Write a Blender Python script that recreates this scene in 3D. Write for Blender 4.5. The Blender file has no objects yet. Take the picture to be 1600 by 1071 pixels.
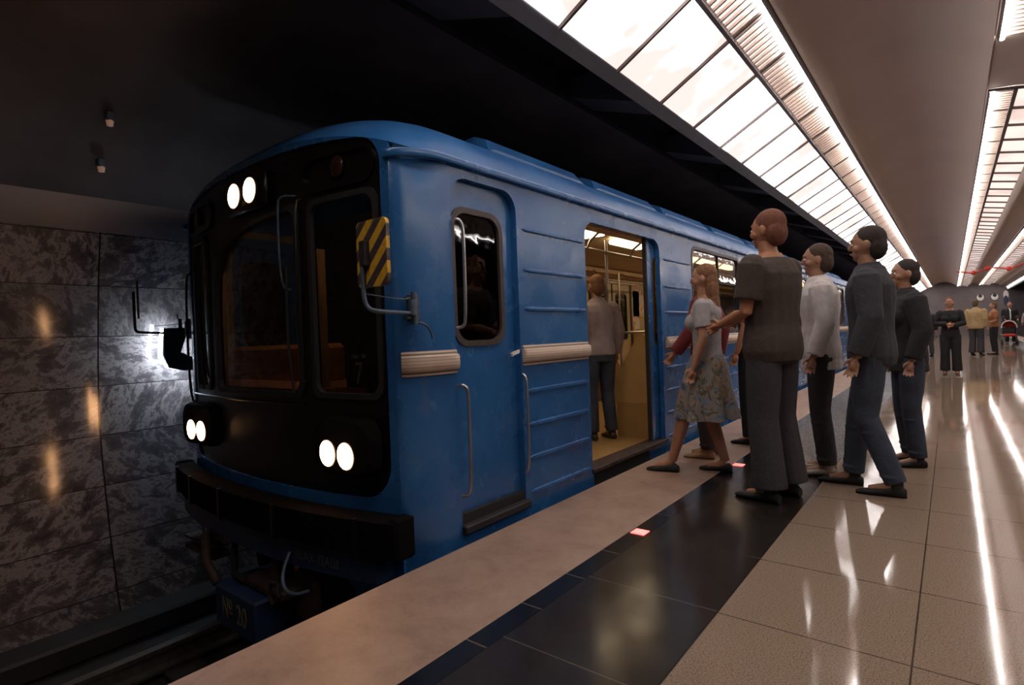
import bpy, bmesh, math, random
from mathutils import Vector, Matrix, geometry
PI = math.pi
random.seed(7)
SC = bpy.context.scene
COL = SC.collection

# ------------------------------------------------------------------ camera, world, exposure
SC.view_settings.view_transform = 'Standard'
SC.view_settings.look = 'None'
SC.view_settings.gamma = 1.0
SC.view_settings.exposure = 0.6
cam_data = bpy.data.cameras.new('camera')
cam = bpy.data.objects.new('camera', cam_data)
COL.objects.link(cam)
SC.camera = cam
cam_data.sensor_width = 36.0
cam_data.lens = 36.0 * 865.9955 / 1600.0
cam_data.clip_start = 0.05
cam_data.clip_end = 300
CAMR = ((0.782768, 0.022621, 0.621902), (0.621172, 0.032098, -0.783016), (-0.037675, 0.999229, 0.011074))
cam.matrix_world = Matrix.Translation((0, 0, 1.15)) @ Matrix(CAMR).to_4x4()
world = bpy.data.worlds.new('world')
SC.world = world
world.use_nodes = True
world.node_tree.nodes['Background'].inputs[0].default_value = (0.035, 0.03, 0.03, 1)
world.node_tree.nodes['Background'].inputs[1].default_value = 0.25
K_MAIN, K_LOUV, K_TUBE, K_CAR, K_HEAD = 3.1, 0.5, 17.0, 4.0, 18.0

# ------------------------------------------------------------------ materials
class NT:
    def __init__(s, name):
        s.m = bpy.data.materials.new(name); s.m.use_nodes = True
        s.t = s.m.node_tree; s.b = s.t.nodes['Principled BSDF']
    def n(s, typ, **kw):
        nd = s.t.nodes.new(typ)
        for k, v in kw.items():
            if k.startswith('i_'):
                key = k[2:]; key = int(key) if key.isdigit() else key
                nd.inputs[key].default_value = v
            else: setattr(nd, k, v)
        return nd
    def l(s, a, b): s.t.links.new(a, b)
    def math(s, op, a, b=None, c=None):
        nd = s.t.nodes.new('ShaderNodeMath'); nd.operation = op
        for i, v in enumerate((a, b, c)):
            if v is None: continue
            if isinstance(v, (int, float)): nd.inputs[i].default_value = v
            else: s.l(v, nd.inputs[i])
        return nd.outputs[0]
    def mix(s, f, a, b):
        nd = s.t.nodes.new('ShaderNodeMix'); nd.data_type = 'RGBA'
        for k, v in ((0, f), (6, a), (7, b)):
            if isinstance(v, (int, float)): nd.inputs[k].default_value = v
            elif isinstance(v, tuple): nd.inputs[k].default_value = (*v[:3], 1)
            else: s.l(v, nd.inputs[k])
        return nd.outputs[2]
    def ramp(s, f, pts):
        nd = s.t.nodes.new('ShaderNodeValToRGB'); e = nd.color_ramp.elements
        while len(e) < len(pts): e.new(0.5)
        for i, (p, c) in enumerate(pts):
            e[i].position = p; e[i].color = (*c, 1) if len(c) == 3 else c
        s.l(f, nd.inputs[0]); return nd.outputs[0]
    def noise(s, vec, scale, detail=4, rough=0.55, dist=0.0):
        nd = s.n('ShaderNodeTexNoise'); nd.inputs['Scale'].default_value = scale
        nd.inputs['Detail'].default_value = detail; nd.inputs['Roughness'].default_value = rough
        nd.inputs['Distortion'].default_value = dist
        if vec is not None: s.l(vec, nd.inputs['Vector'])
        return nd.outputs[0]
    def obj(s): return s.n('ShaderNodeTexCoord').outputs['Object']
    def bump(s, h, strength=0.2, dist=0.01):
        nd = s.n('ShaderNodeBump'); nd.inputs['Strength'].default_value = strength
        nd.inputs['Distance'].default_value = dist
        s.l(h, nd.inputs['Height']); s.l(nd.outputs[0], s.b.inputs['Normal'])

def mat(name, col, rough=0.5, metal=0.0, var=0.12, scale=8.0, bump=0.0, coat=0.0, spec=None):
    t = NT(name)
    o = t.obj(); f = t.noise(o, scale, 5)
    lo = tuple(c * (1 - var) for c in col); hi = tuple(min(1, c * (1 + var)) for c in col)
    t.l(t.ramp(f, [(0.3, lo), (0.7, hi)]), t.b.inputs['Base Color'])
    t.b.inputs['Roughness'].default_value = rough
    t.b.inputs['Metallic'].default_value = metal
    if coat: t.b.inputs['Coat Weight'].default_value = coat; t.b.inputs['Coat Roughness'].default_value = 0.05
    if spec is not None: t.b.inputs['Specular IOR Level'].default_value = spec
    if bump: t.bump(t.noise(o, scale * 6, 3), bump, 0.004)
    return t.m

def emis(name, col, k, col2=None, k2=None, scale=1.2):
    t = NT(name)
    t.b.inputs['Base Color'].default_value = (0.6, 0.6, 0.6, 1)
    t.b.inputs['Emission Color'].default_value = (*col, 1)
    t.b.inputs['Emission Strength'].default_value = k
    if col2:
        g = t.n('ShaderNodeNewGeometry').outputs['Position']
        f = t.noise(g, scale, 3)
        c = t.ramp(f, [(0.46, tuple(x * k for x in col)), (0.62, tuple(x * k2 for x in col2))])
        t.l(c, t.b.inputs['Emission Color']); t.b.inputs['Emission Strength'].default_value = 1.0
    return t.m

def glass(name, tint, f0=0.08):
    t = NT(name); t.t.nodes.remove(t.b)
    tr = t.n('ShaderNodeBsdfTransparent'); tr.inputs[0].default_value = (*tint, 1)
    gl = t.n('ShaderNodeBsdfGlossy'); gl.inputs['Roughness'].default_value = 0.03
    lw = t.n('ShaderNodeLayerWeight'); lw.inputs[0].default_value = 0.5
    fr = t.math('ADD', t.math('MULTIPLY', t.math('POWER', lw.outputs['Facing'], 4.0), 0.9), 0.05)
    mx = t.n('ShaderNodeMixShader'); t.l(fr, mx.inputs[0]); t.l(tr.outputs[0], mx.inputs[1]); t.l(gl.outputs[0], mx.inputs[2])
    # faint wavy surface
    nz = t.noise(t.obj(), 5.0, 2); bp = t.n('ShaderNodeBump'); bp.inputs['Strength'].default_value = 0.25; bp.inputs['Distance'].default_value = 0.01
    t.l(nz, bp.inputs['Height']); t.l(bp.outputs[0], gl.inputs['Normal'])
    t.l(mx.outputs[0], t.t.nodes['Material Output'].inputs[0])
    return t.m

M = {}
def paint(name='blue_paint', bs=0.22, dirt=0.45, ro=0.0):
    t = NT(name); o = t.obj()
    f = t.noise(o, 1.6, 6, 0.6)
    c = t.ramp(f, [(0.3, (0.016, 0.086, 0.25)), (0.55, (0.022, 0.115, 0.31)), (0.8, (0.042, 0.150, 0.35))])
    g = t.noise(o, 5.0, 8, 0.7, 0.6)
    d = t.ramp(g, [(0.6, (0, 0, 0)), (0.78, (1, 1, 1))])
    dd = t.math('MULTIPLY', d, dirt)
    c2 = t.mix(dd, c, (0.16, 0.17, 0.2))
    t.l(c2, t.b.inputs['Base Color'])
    r = t.noise(o, 3.5, 6, 0.6)
    t.l(t.ramp(r, [(0.35, (0.16 + ro,) * 3), (0.7, (0.36 + ro,) * 3)]), t.b.inputs['Roughness'])
    t.b.inputs['Specular IOR Level'].default_value = 0.6
    t.bump(t.noise(o, 2.0, 2), bs, 0.012)
    return t.m
M['blue'] = paint()
M['roofblue'] = paint('roof_blue_paint', 0.03, 0.2, 0.16)
def tile_floor():
    t = NT('terrazzo_tiles'); p = t.n('ShaderNodeNewGeometry').outputs['Position']
    s = t.n('ShaderNodeSeparateXYZ'); t.l(p, s.inputs[0])
    def joint(ax, off, w=0.006):
        f = t.math('FRACT', t.math('DIVIDE', t.math('ADD', ax, off), 0.64))
        a = t.math('MINIMUM', f, t.math('SUBTRACT', 1.0, f))
        return t.math('LESS_THAN', a, w / 0.64 / 2)
    j = t.math('MAXIMUM', joint(s.outputs[0], 0.13 + 64), joint(s.outputs[1], 64 - 2.24))
    sp = t.noise(p, 170, 2, 0.6)
    base = t.ramp(sp, [(0.36, (0.12, 0.08, 0.055)), (0.46, (0.275, 0.198, 0.142)), (0.62, (0.32, 0.235, 0.172)), (0.75, (0.44, 0.35, 0.26))])
    big = t.noise(p, 1.1, 3); base = t.mix(t.math('MULTIPLY', big, 0.35), base, (0.24, 0.17, 0.12))
    t.l(t.mix(j, base, (0.06, 0.045, 0.035)), t.b.inputs['Base Color'])
    t.l(t.ramp(t.noise(p, 3, 4), [(0.3, (0.05,) * 3), (0.8, (0.11,) * 3)]), t.b.inputs['Roughness'])
    t.bump(t.noise(p, 2.5, 2), 0.035, 0.01)
    return t.m
M['tiles'] = tile_floor()
def granite_dark():
    t = NT('black_granite'); p = t.n('ShaderNodeNewGeometry').outputs['Position']
    s = t.n('ShaderNodeSeparateXYZ'); t.l(p, s.inputs[0])
    f = t.math('FRACT', t.math('DIVIDE', t.math('ADD', s.outputs[1], 64 - 1.61), 0.64))
    j = t.math('LESS_THAN', t.math('MINIMUM', f, t.math('SUBTRACT', 1.0, f)), 0.005)
    sp = t.noise(p, 60, 4, 0.7)
    c = t.ramp(sp, [(0.4, (0.012, 0.009, 0.008)), (0.7, (0.034, 0.026, 0.022))])
    t.l(t.mix(j, c, (0.075, 0.06, 0.05)), t.b.inputs['Base Color'])
    t.l(t.ramp(t.noise(p, 4, 4), [(0.3, (0.14,) * 3), (0.8, (0.26,) * 3)]), t.b.inputs['Roughness'])
    return t.m
M['granite'] = granite_dark()
def slab():
    t = NT('pink_granite_edge'); p = t.n('ShaderNodeNewGeometry').outputs['Position']
    a = t.noise(p, 4, 10, 0.75, 0.3); b = t.noise(p, 60, 3, 0.6)
    c = t.ramp(a, [(0.3, (0.22, 0.135, 0.095)), (0.5, (0.34, 0.215, 0.155)), (0.7, (0.41, 0.275, 0.205))])
    st = t.ramp(t.noise(p, 15, 10, 0.8, 0.3), [(0.60, (0, 0, 0)), (0.72, (1, 1, 1))])
    c = t.mix(t.math('MULTIPLY', st, 0.5), c, (0.14, 0.10, 0.08))
    c = t.mix(t.math('MULTIPLY', b, 0.25), c, (0.16, 0.12, 0.1))
    t.l(c, t.b.inputs['Base Color']); t.b.inputs['Roughness'].default_value = 0.5
    t.bump(b, 0.15, 0.003)
    return t.m
M['slab'] = slab()
def marble():
    t = NT('veined_marble_panels'); p = t.n('ShaderNodeNewGeometry').outputs['Position']
    s = t.n('ShaderNodeSeparateXYZ'); t.l(p, s.inputs[0])
    v = t.math('DIVIDE', t.math('ADD', s.outputs[1], 140 - 1.49), 1.4)
    w = t.math('DIVIDE', t.math('ADD', s.outputs[2], 42 - 0.02), 0.42)
    iv, iw = t.math('FLOOR', v), t.math('FLOOR', w); fv, fw = t.math('FRACT', v), t.math('FRACT', w)
    cb = t.n('ShaderNodeCombineXYZ'); t.l(iv, cb.inputs[0]); t.l(iw, cb.inputs[1])
    wn = t.n('ShaderNodeTexWhiteNoise'); wn.noise_dimensions = '3D'; t.l(cb.outputs[0], wn.inputs[0])
    sc = t.n('ShaderNodeVectorMath', operation='SCALE'); t.l(wn.outputs[1], sc.inputs[0]); sc.inputs[3].default_value = 37.0
    ad = t.n('ShaderNodeVectorMath', operation='ADD'); t.l(p, ad.inputs[0]); t.l(sc.outputs[0], ad.inputs[1])
    rot = t.n('ShaderNodeVectorRotate', rotation_type='X_AXIS'); t.l(ad.outputs[0], rot.inputs['Vector'])
    t.l(t.math('MULTIPLY', wn.outputs[0], 3.0), rot.inputs['Angle'])
    mp = t.n('ShaderNodeMapping'); t.l(rot.outputs[0], mp.inputs[0]); mp.inputs['Scale'].default_value = (1, 1.5, 1)
    a = t.noise(mp.outputs[0], 4.2, 12, 0.75, 0.3)
    wv = t.n('ShaderNodeTexWave'); wv.inputs['Scale'].default_value = 0.8; wv.inputs['Distortion'].default_value = 12; wv.inputs['Detail'].default_value = 6; wv.inputs['Detail Scale'].default_value = 1.5
    t.l(mp.outputs[0], wv.inputs['Vector'])
    c1 = t.ramp(a, [(0.36, (0.03, 0.023, 0.024)), (0.48, (0.10, 0.08, 0.078)), (0.54, (0.34, 0.29, 0.27)), (0.59, (0.14, 0.115, 0.112)), (0.70, (0.05, 0.04, 0.042))])
    c = t.mix(t.math('MULTIPLY', wv.outputs[1], 0.18), c1, (0.24, 0.21, 0.2))
    c = t.mix(t.math('MULTIPLY', wn.outputs[0], 0.4), c, (0.09, 0.08, 0.082))
    jm = t.math('MAXIMUM', t.math('LESS_THAN', t.math('MINIMUM', fv, t.math('SUBTRACT', 1.0, fv)), 0.0045),
                t.math('LESS_THAN', t.math('MINIMUM', fw, t.math('SUBTRACT', 1.0, fw)), 0.008))
    t.l(t.mix(jm, c, (0.02, 0.018, 0.017)), t.b.inputs['Base Color'])
    t.b.inputs['Roughness'].default_value = 0.09
    t.bump(t.noise(p, 1.7, 2), 0.05, 0.02)
    return t.m
M['marble'] = marble()
def hazard():
    t = NT('hazard_stripes'); p = t.obj(); s = t.n('ShaderNodeSeparateXYZ'); t.l(p, s.inputs[0])
    u = t.math('SUBTRACT', s.outputs[2], s.outputs[0])
    f = t.math('FRACT', t.math('ADD', t.math('DIVIDE', u, 0.112), 50.15))
    st = t.math('GREATER_THAN', f, 0.5)
    g = t.math('MULTIPLY', t.ramp(t.noise(p, 30, 5), [(0.5, (0, 0, 0)), (0.7, (1, 1, 1))]), 0.5)
    c = t.mix(st, (0.62, 0.34, 0.02), (0.045, 0.03, 0.035))
    t.l(t.mix(g, c, (0.18, 0.1, 0.03)), t.b.inputs['Base Color']); t.b.inputs['Roughness'].default_value = 0.55
    return t.m
M['hazard'] = hazard()
def rubber_ribs():
    t = NT('cream_ribbed_rubber'); p = t.n('ShaderNodeNewGeometry').outputs['Position']; s = t.n('ShaderNodeSeparateXYZ'); t.l(p, s.inputs[0])
    f = t.math('FRACT', t.math('MULTIPLY', s.outputs[2], 58.0))
    w = t.math('MULTIPLY', t.math('LESS_THAN', f, 0.2), 0.6)
    w = t.math('MAXIMUM', w, t.math('GREATER_THAN', t.math('ABSOLUTE', t.math('SUBTRACT', t.math('ABSOLUTE', t.math('SUBTRACT', s.outputs[2], 1.022)), 0.049)), 99.0))
    w = t.math('MAXIMUM', w, t.math('LESS_THAN', t.math('ABSOLUTE', t.math('SUBTRACT', t.math('ABSOLUTE', t.math('SUBTRACT', s.outputs[2], 1.022)), 0.049)), 0.005))
    n = t.noise(p, 12, 5)
    c = t.mix(n, (0.68, 0.53, 0.41), (0.50, 0.37, 0.28))
    t.l(t.mix(t.math('MULTIPLY', w, 0.9), c, (0.09, 0.05, 0.035)), t.b.inputs['Base Color']); t.b.inputs['Roughness'].default_value = 0.6
    return t.m
M['ribbed'] = rubber_ribs()
M['black'] = mat('black_gloss_paint', (0.007, 0.0055, 0.005), 0.28, 0, 0.3, 3, spec=0.4)
M['matte'] = mat('matte_black_rubber', (0.014, 0.012, 0.012), 0.7, 0, 0.3, 20)
M['bumper'] = mat('black_bumper_rubber', (0.006, 0.005, 0.005), 1.0, 0, 0.3, 9, spec=0.05)
M['dirt'] = mat('sooty_underframe', (0.016, 0.013, 0.012), 0.8, 0, 0.5, 9, 0.4)
M['rust'] = mat('rusty_iron', (0.05, 0.028, 0.02), 0.7, 0.3, 0.5, 14, 0.4)
M['steel'] = mat('brushed_steel', (0.5, 0.46, 0.44), 0.3, 0.9, 0.1, 30)
M['bluegrey'] = mat('blue_grey_iron', (0.07, 0.1, 0.14), 0.5, 0.3, 0.3, 30)
M['darkblue'] = mat('dark_blue_paint', (0.012, 0.03, 0.075), 0.45, 0, 0.3, 10)
M['darkband'] = mat('brown_window_rubber', (0.05, 0.035, 0.03), 0.5, 0, 0.2, 20)
M['ochre'] = mat('ochre_laminate', (0.52, 0.32, 0.12), 0.4, 0, 0.12, 4)
M['cream'] = mat('cream_laminate', (0.62, 0.47, 0.28), 0.45, 0, 0.1, 4)
M['lino'] = mat('tan_linoleum', (0.42, 0.25, 0.09), 0.35, 0, 0.15, 3)
M['doortan'] = mat('beige_door_enamel', (0.5, 0.38, 0.2), 0.35, 0, 0.1, 4)
M['seat'] = mat('brown_seat_vinyl', (0.11, 0.045, 0.03), 0.45, 0, 0.2, 10)
M['desk'] = mat('orange_brown_desk', (0.45, 0.17, 0.05), 0.5, 0, 0.2, 6)
M['ceilbeige'] = mat('beige_ceiling_plaster', (0.72, 0.60, 0.53), 0.75, 0, 0.05, 0.8, 0.05)
M['fascia'] = mat('blue_grey_fascia', (0.10, 0.105, 0.125), 0.6, 0, 0.1, 6)
M['tunnel'] = mat('sooty_concrete', (0.072, 0.062, 0.064), 0.85, 0, 0.35, 1.3, 0.3)
M['pocket'] = mat('recess_shade_black', (0.006, 0.006, 0.007), 0.9, 0, 0.2, 3)  # near-black colour stands in for shade inside recesses and gaps
M['band'] = mat('grey_metal_band', (0.17, 0.15, 0.155), 0.4, 0.2, 0.1, 3)
M['mullion'] = mat('grey_brown_glazing_bar', (0.13, 0.10, 0.095), 0.5, 0.3, 0.15, 10)
M['trackbed'] = mat('oily_track_concrete', (0.02, 0.018, 0.017), 0.6, 0, 0.4, 6, 0.4)
M['rail'] = mat('worn_rail_steel', (0.16, 0.14, 0.12), 0.4, 0.8, 0.2, 20)
M['sleeper'] = mat('tarred_sleeper', (0.03, 0.022, 0.018), 0.8, 0, 0.3, 12)
M['farwall'] = mat('grey_violet_end_wall', (0.15, 0.125, 0.125), 0.6, 0, 0.15, 1.5)
M['white'] = mat('white_enamel', (0.75, 0.7, 0.66), 0.5, 0, 0.05, 9)
M['eyeiris'] = mat('dark_iris_paint', (0.03, 0.03, 0.035), 0.5)
M['red'] = mat('red_fabric', (0.45, 0.03, 0.02), 0.7, 0, 0.2, 20)
M['green'] = mat('green_plastic', (0.07, 0.22, 0.05), 0.5)
M['yellow'] = mat('faded_yellow_enamel', (0.55, 0.42, 0.14), 0.5, 0, 0.2, 30)
M['redlens'] = mat('dark_red_lens', (0.03, 0.010, 0.008), 0.2, 0, 0.2, 10)
M['glass'] = glass('dark_window_glass', (0.10, 0.09, 0.085))
M['clear'] = glass('clear_window_glass', (0.75, 0.72, 0.66))
M['shield'] = glass('windscreen_glass', (0.45, 0.42, 0.4))
M['e_main'] = emis('lit_opal_panel', (1.0, 0.93, 0.90), K_MAIN, (1.0, 0.80, 0.74), K_MAIN * 0.22, 1.3)
M['e_side'] = emis('dim_lit_opal_panel', (1.0, 0.80, 0.72), K_LOUV * 1.5, (1.0, 0.74, 0.66), K_LOUV, 0.9)
M['e_louv'] = emis('lit_louvre_backing', (1.0, 0.84, 0.78), K_LOUV * 2.2, (1.0, 0.78, 0.72), K_LOUV * 1.2, 0.9)
M['e_tube'] = emis('bare_fluorescent_tube', (1.0, 0.93, 0.90), K_TUBE)
M['e_car'] = emis('carriage_ceiling_lamp', (1.0, 0.78, 0.50), K_CAR)
M['e_head'] = emis('headlamp_glow', (1.0, 0.50, 0.22), K_HEAD)
M['e_red'] = emis('red_marker_glow', (1.0, 0.06, 0.05), 2.6)
M['e_wall'] = emis('cold_wall_tube', (0.68, 0.84, 1.0), 60.0)
M['e_spot'] = emis('dim_tan_lamp', (0.45, 0.22, 0.13), 0.16)
def adverts():
    t = NT('advert_sheets'); p = t.obj()
    v = t.n('ShaderNodeTexVoronoi'); v.inputs['Scale'].default_value = 7; t.l(p, v.inputs['Vector'])
    c = t.mix(0.75, v.outputs[1], (0.75, 0.55, 0.36))
    f = t.noise(p, 9, 3)
    c = t.mix(t.ramp(f, [(0.58, (0, 0, 0)), (0.62, (1, 1, 1))]), c, (0.6, 0.18, 0.06))
    t.l(c, t.b.inputs['Base Color']); t.b.inputs['Roughness'].default_value = 0.4
    return t.m
M['advert'] = adverts()

# ------------------------------------------------------------------ mesh helpers
class MB:
    def __init__(s): s.v, s.f, s.m = [], [], []
    def add(s, vs, fs, mi=0):
        o = len(s.v); s.v += [tuple(v) for v in vs]; s.f += [tuple(i + o for i in f) for f in fs]; s.m += [mi] * len(fs); return s
    def box(s, x0, x1, y0, y1, z0, z1, mi=0, bev=0.0):
        if bev:
            b = min(bev, abs(x1 - x0) / 2.2, abs(y1 - y0) / 2.2, abs(z1 - z0) / 2.2)
            vs = []; X, Y, Z = (x0, x1), (y0, y1), (z0, z1)
            idx = {}
            for i in (0, 1):
                for j in (0, 1):
                    for k in (0, 1):
                        sx, sy, sz = (1, -1)[i], (1, -1)[j], (1, -1)[k]
                        for a in range(3):
                            d = [sx * b, sy * b, sz * b]; d[a] = 0
                            idx[(i, j, k, a)] = len(vs); vs.append((X[i] + d[0], Y[j] + d[1], Z[k] + d[2]))
            g = idx; fs = []
            # a: 0 => vertex on x-face plane ; faces
            for i in (0, 1): fs.append([g[(i, 0, 0, 0)], g[(i, 1, 0, 0)], g[(i, 1, 1, 0)], g[(i, 0, 1, 0)]][:: 1 if i else -1])
            for j in (0, 1): fs.append([g[(0, j, 0, 1)], g[(1, j, 0, 1)], g[(1, j, 1, 1)], g[(0, j, 1, 1)]][:: -1 if j else 1])
            for k in (0, 1): fs.append([g[(0, 0, k, 2)], g[(1, 0, k, 2)], g[(1, 1, k, 2)], g[(0, 1, k, 2)]][:: 1 if k else -1])
            for i in (0, 1):
                for j in (0, 1): fs.append([g[(i, j, 0, 0)], g[(i, j, 1, 0)], g[(i, j, 1, 1)], g[(i, j, 0, 1)]][:: 1 if i == j else -1])
                for k in (0, 1): fs.append([g[(i, 0, k, 0)], g[(i, 0, k, 2)], g[(i, 1, k, 2)], g[(i, 1, k, 0)]][:: 1 if i == k else -1])
            for j in (0, 1):
                for k in (0, 1): fs.append([g[(0, j, k, 1)], g[(1, j, k, 1)], g[(1, j, k, 2)], g[(0, j, k, 2)]][:: 1 if j == k else -1])
            for i in (0, 1):
                for j in (0, 1):
                    for k in (0, 1): fs.append([g[(i, j, k, 0)], g[(i, j, k, 1)], g[(i, j, k, 2)]])
            return s.add(vs, fs, mi)
        vs = [(x, y, z) for x in (x0, x1) for y in (y0, y1) for z in (z0, z1)]
        return s.add(vs, [(0, 1, 3, 2), (4, 6, 7, 5), (0, 4, 5, 1), (2, 3, 7, 6), (0, 2, 6, 4), (1, 5, 7, 3)], mi)
    def rings(s, rs, mi=0, caps=True):
        n = len(rs[0]); vs = [p for r in rs for p in r]; fs = []
        for i in range(len(rs) - 1):
            for j in range(n):
                k = (j + 1) % n; fs.append((i * n + j, i * n + k, (i + 1) * n + k, (i + 1) * n + j))
        if caps: fs.append(tuple(range(n))[::-1]); fs.append(tuple((len(rs) - 1) * n + j for j in range(n)))
        return s.add(vs, fs, mi)
    def tube(s, pts, r, n=10, mi=0, sy=1.0):
        pts = [Vector(p) for p in pts]; rr = r if isinstance(r, (list, tuple)) else [r] * len(pts); rs = []
        up = None
        for i, p in enumerate(pts):
            d = (pts[min(i + 1, len(pts) - 1)] - pts[max(i - 1, 0)]).normalized()
            if up is None: up = Vector((0, 0, 1)) if abs(d.z) < 0.9 else Vector((0, 1, 0))
            a = d.cross(up).normalized(); b = a.cross(d).normalized(); up = b
            rs.append([p + a * math.cos(2 * PI * k / n) * rr[i] + b * math.sin(2 * PI * k / n) * rr[i] * sy for k in range(n)])
        return s.rings(rs, mi)
    def ell(s, c, r, n=16, m=10, mi=0, rot=None):
        c = Vector(c); rs = []
        for i in range(m + 1):
            t = -PI / 2 + PI * i / m; t = max(-PI / 2 + 0.03, min(PI / 2 - 0.03, t)); ring = []
            for k in range(n):
                a = 2 * PI * k / n
                v = Vector((r[0] * math.cos(t) * math.cos(a), r[1] * math.cos(t) * math.sin(a), r[2] * math.sin(t)))
                if rot: v = rot @ v
                ring.append(c + v)
            rs.append(ring)
        return s.rings(rs, mi)
    def disc(s, c, nrm, r, r2=None, th=0.01, n=24, mi=0):
        nrm = Vector(nrm).normalized(); up = Vector((0, 0, 1)) if abs(nrm.z) < 0.9 else Vector((0, 1, 0))
        a = nrm.cross(up).normalized(); b = a.cross(nrm); r2 = r2 or r; c = Vector(c)
        rs = [[c + nrm * t + a * math.cos(2 * PI * k / n) * r * q + b * math.sin(2 * PI * k / n) * r2 * q for k in range(n)] for t, q in ((0, 1), (th * 0.7, 1), (th, 0.92))]
        return s.rings(rs, mi)
    def grid(s, fn, us, vs_, mi=0, flip=False):
        P = [[fn(u, v) for v in vs_] for u in us]; n = len(vs_); fs = []
        for i in range(len(us) - 1):
            for j in range(n - 1):
                q = (i * n + j, (i + 1) * n + j, (i + 1) * n + j + 1, i * n + j + 1)
                fs.append(q[::-1] if flip else q)
        return s.add([p for r in P for p in r], fs, mi)
    def build(s, name, mats, parent=None, smooth=False, angle=None, origin=None):
        me = bpy.data.meshes.new(name); me.from_pydata(s.v, [], s.f)
        if not isinstance(mats, (list, tuple)): mats = [mats]
        for m in mats: me.materials.append(m)
        me.polygons.foreach_set('material_index', s.m)
        return link(name, me, parent, smooth, angle, origin)

def link(name, me, parent=None, smooth=False, angle=None, origin=None):
    bm = bmesh.new(); bm.from_mesh(me); bmesh.ops.recalc_face_normals(bm, faces=bm.faces)
    if smooth:
        for f in bm.faces: f.smooth = True
        for e in bm.edges:
            if len(e.link_faces) == 2 and e.calc_face_angle(0) > math.radians(angle or 42): e.smooth = False
    bm.to_mesh(me); bm.free()
    o = bpy.data.objects.new(name, me); COL.objects.link(o)
    if parent is not None:
        o.parent = parent; ro = root_loc(parent)
        if parent.get('_w', 0): me.transform(Matrix.Translation(-Vector(ro)))
        o['_w'] = parent.get('_w', 0)
    return o
def root_loc(o):
    while o.parent: o = o.parent
    return o.location
def tag(o, label=None, cat=None, group=None, kind=None):
    if label: o['label'] = label
    if cat: o['category'] = cat
    if group: o['group'] = group
    if kind: o['kind'] = kind
    return o
def thing(name, label, cat, loc, group=None, worldmesh=True, rz=0):
    o = bpy.data.objects.new(name, None); COL.objects.link(o); o.location = loc; o.rotation_euler.z = rz
    o.empty_display_size = 0.2
    if worldmesh: o['_w'] = 1
    return tag(o, label, cat, group)
def recentre(o):
    """give a single-mesh thing its origin at its base"""
    me = o.data; xs = [v.co for v in me.vertices]
    c = Vector((sum(v.x for v in xs) / len(xs), sum(v.y for v in xs) / len(xs), min(v.z for v in xs)))
    me.transform(Matrix.Translation(-c)); o.location = c; return o

def rr(x0, y0, x1, y1, r, n=6, corners=(1, 1, 1, 1)):
    pts = []
    cs = [((x1 - r, y0 + r), -PI / 2, corners[0]), ((x1 - r, y1 - r), 0, corners[1]), ((x0 + r, y1 - r), PI / 2, corners[2]), ((x0 + r, y0 + r), PI, corners[3])]
    sq = [(x1, y0), (x1, y1), (x0, y1), (x0, y0)]
    for i, (c, a0, on) in enumerate(cs):
        if on:
            for k in range(n + 1):
                a = a0 + PI / 2 * k / n; pts.append((c[0] + r * math.cos(a), c[1] + r * math.sin(a)))
        else: pts.append(sq[i])
    return pts
def subdiv(poly, step):
    out = []
    for i, p in enumerate(poly):
        q = poly[(i + 1) % len(poly)]; L = math.hypot(q[0] - p[0], q[1] - p[1]); n = max(1, int(math.ceil(L / step)))
        for k in range(n): out.append((p[0] + (q[0] - p[0]) * k / n, p[1] + (q[1] - p[1]) * k / n))
    return out
def inside(p, poly):
    c = False; n = len(poly)
    for i in range(n):
        a, b = poly[i], poly[(i + 1) % n]
        if (a[1] > p[1]) != (b[1] > p[1]) and p[0] < (b[0] - a[0]) * (p[1] - a[1]) / (b[1] - a[1]) + a[0]: c = not c
    return c
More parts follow.
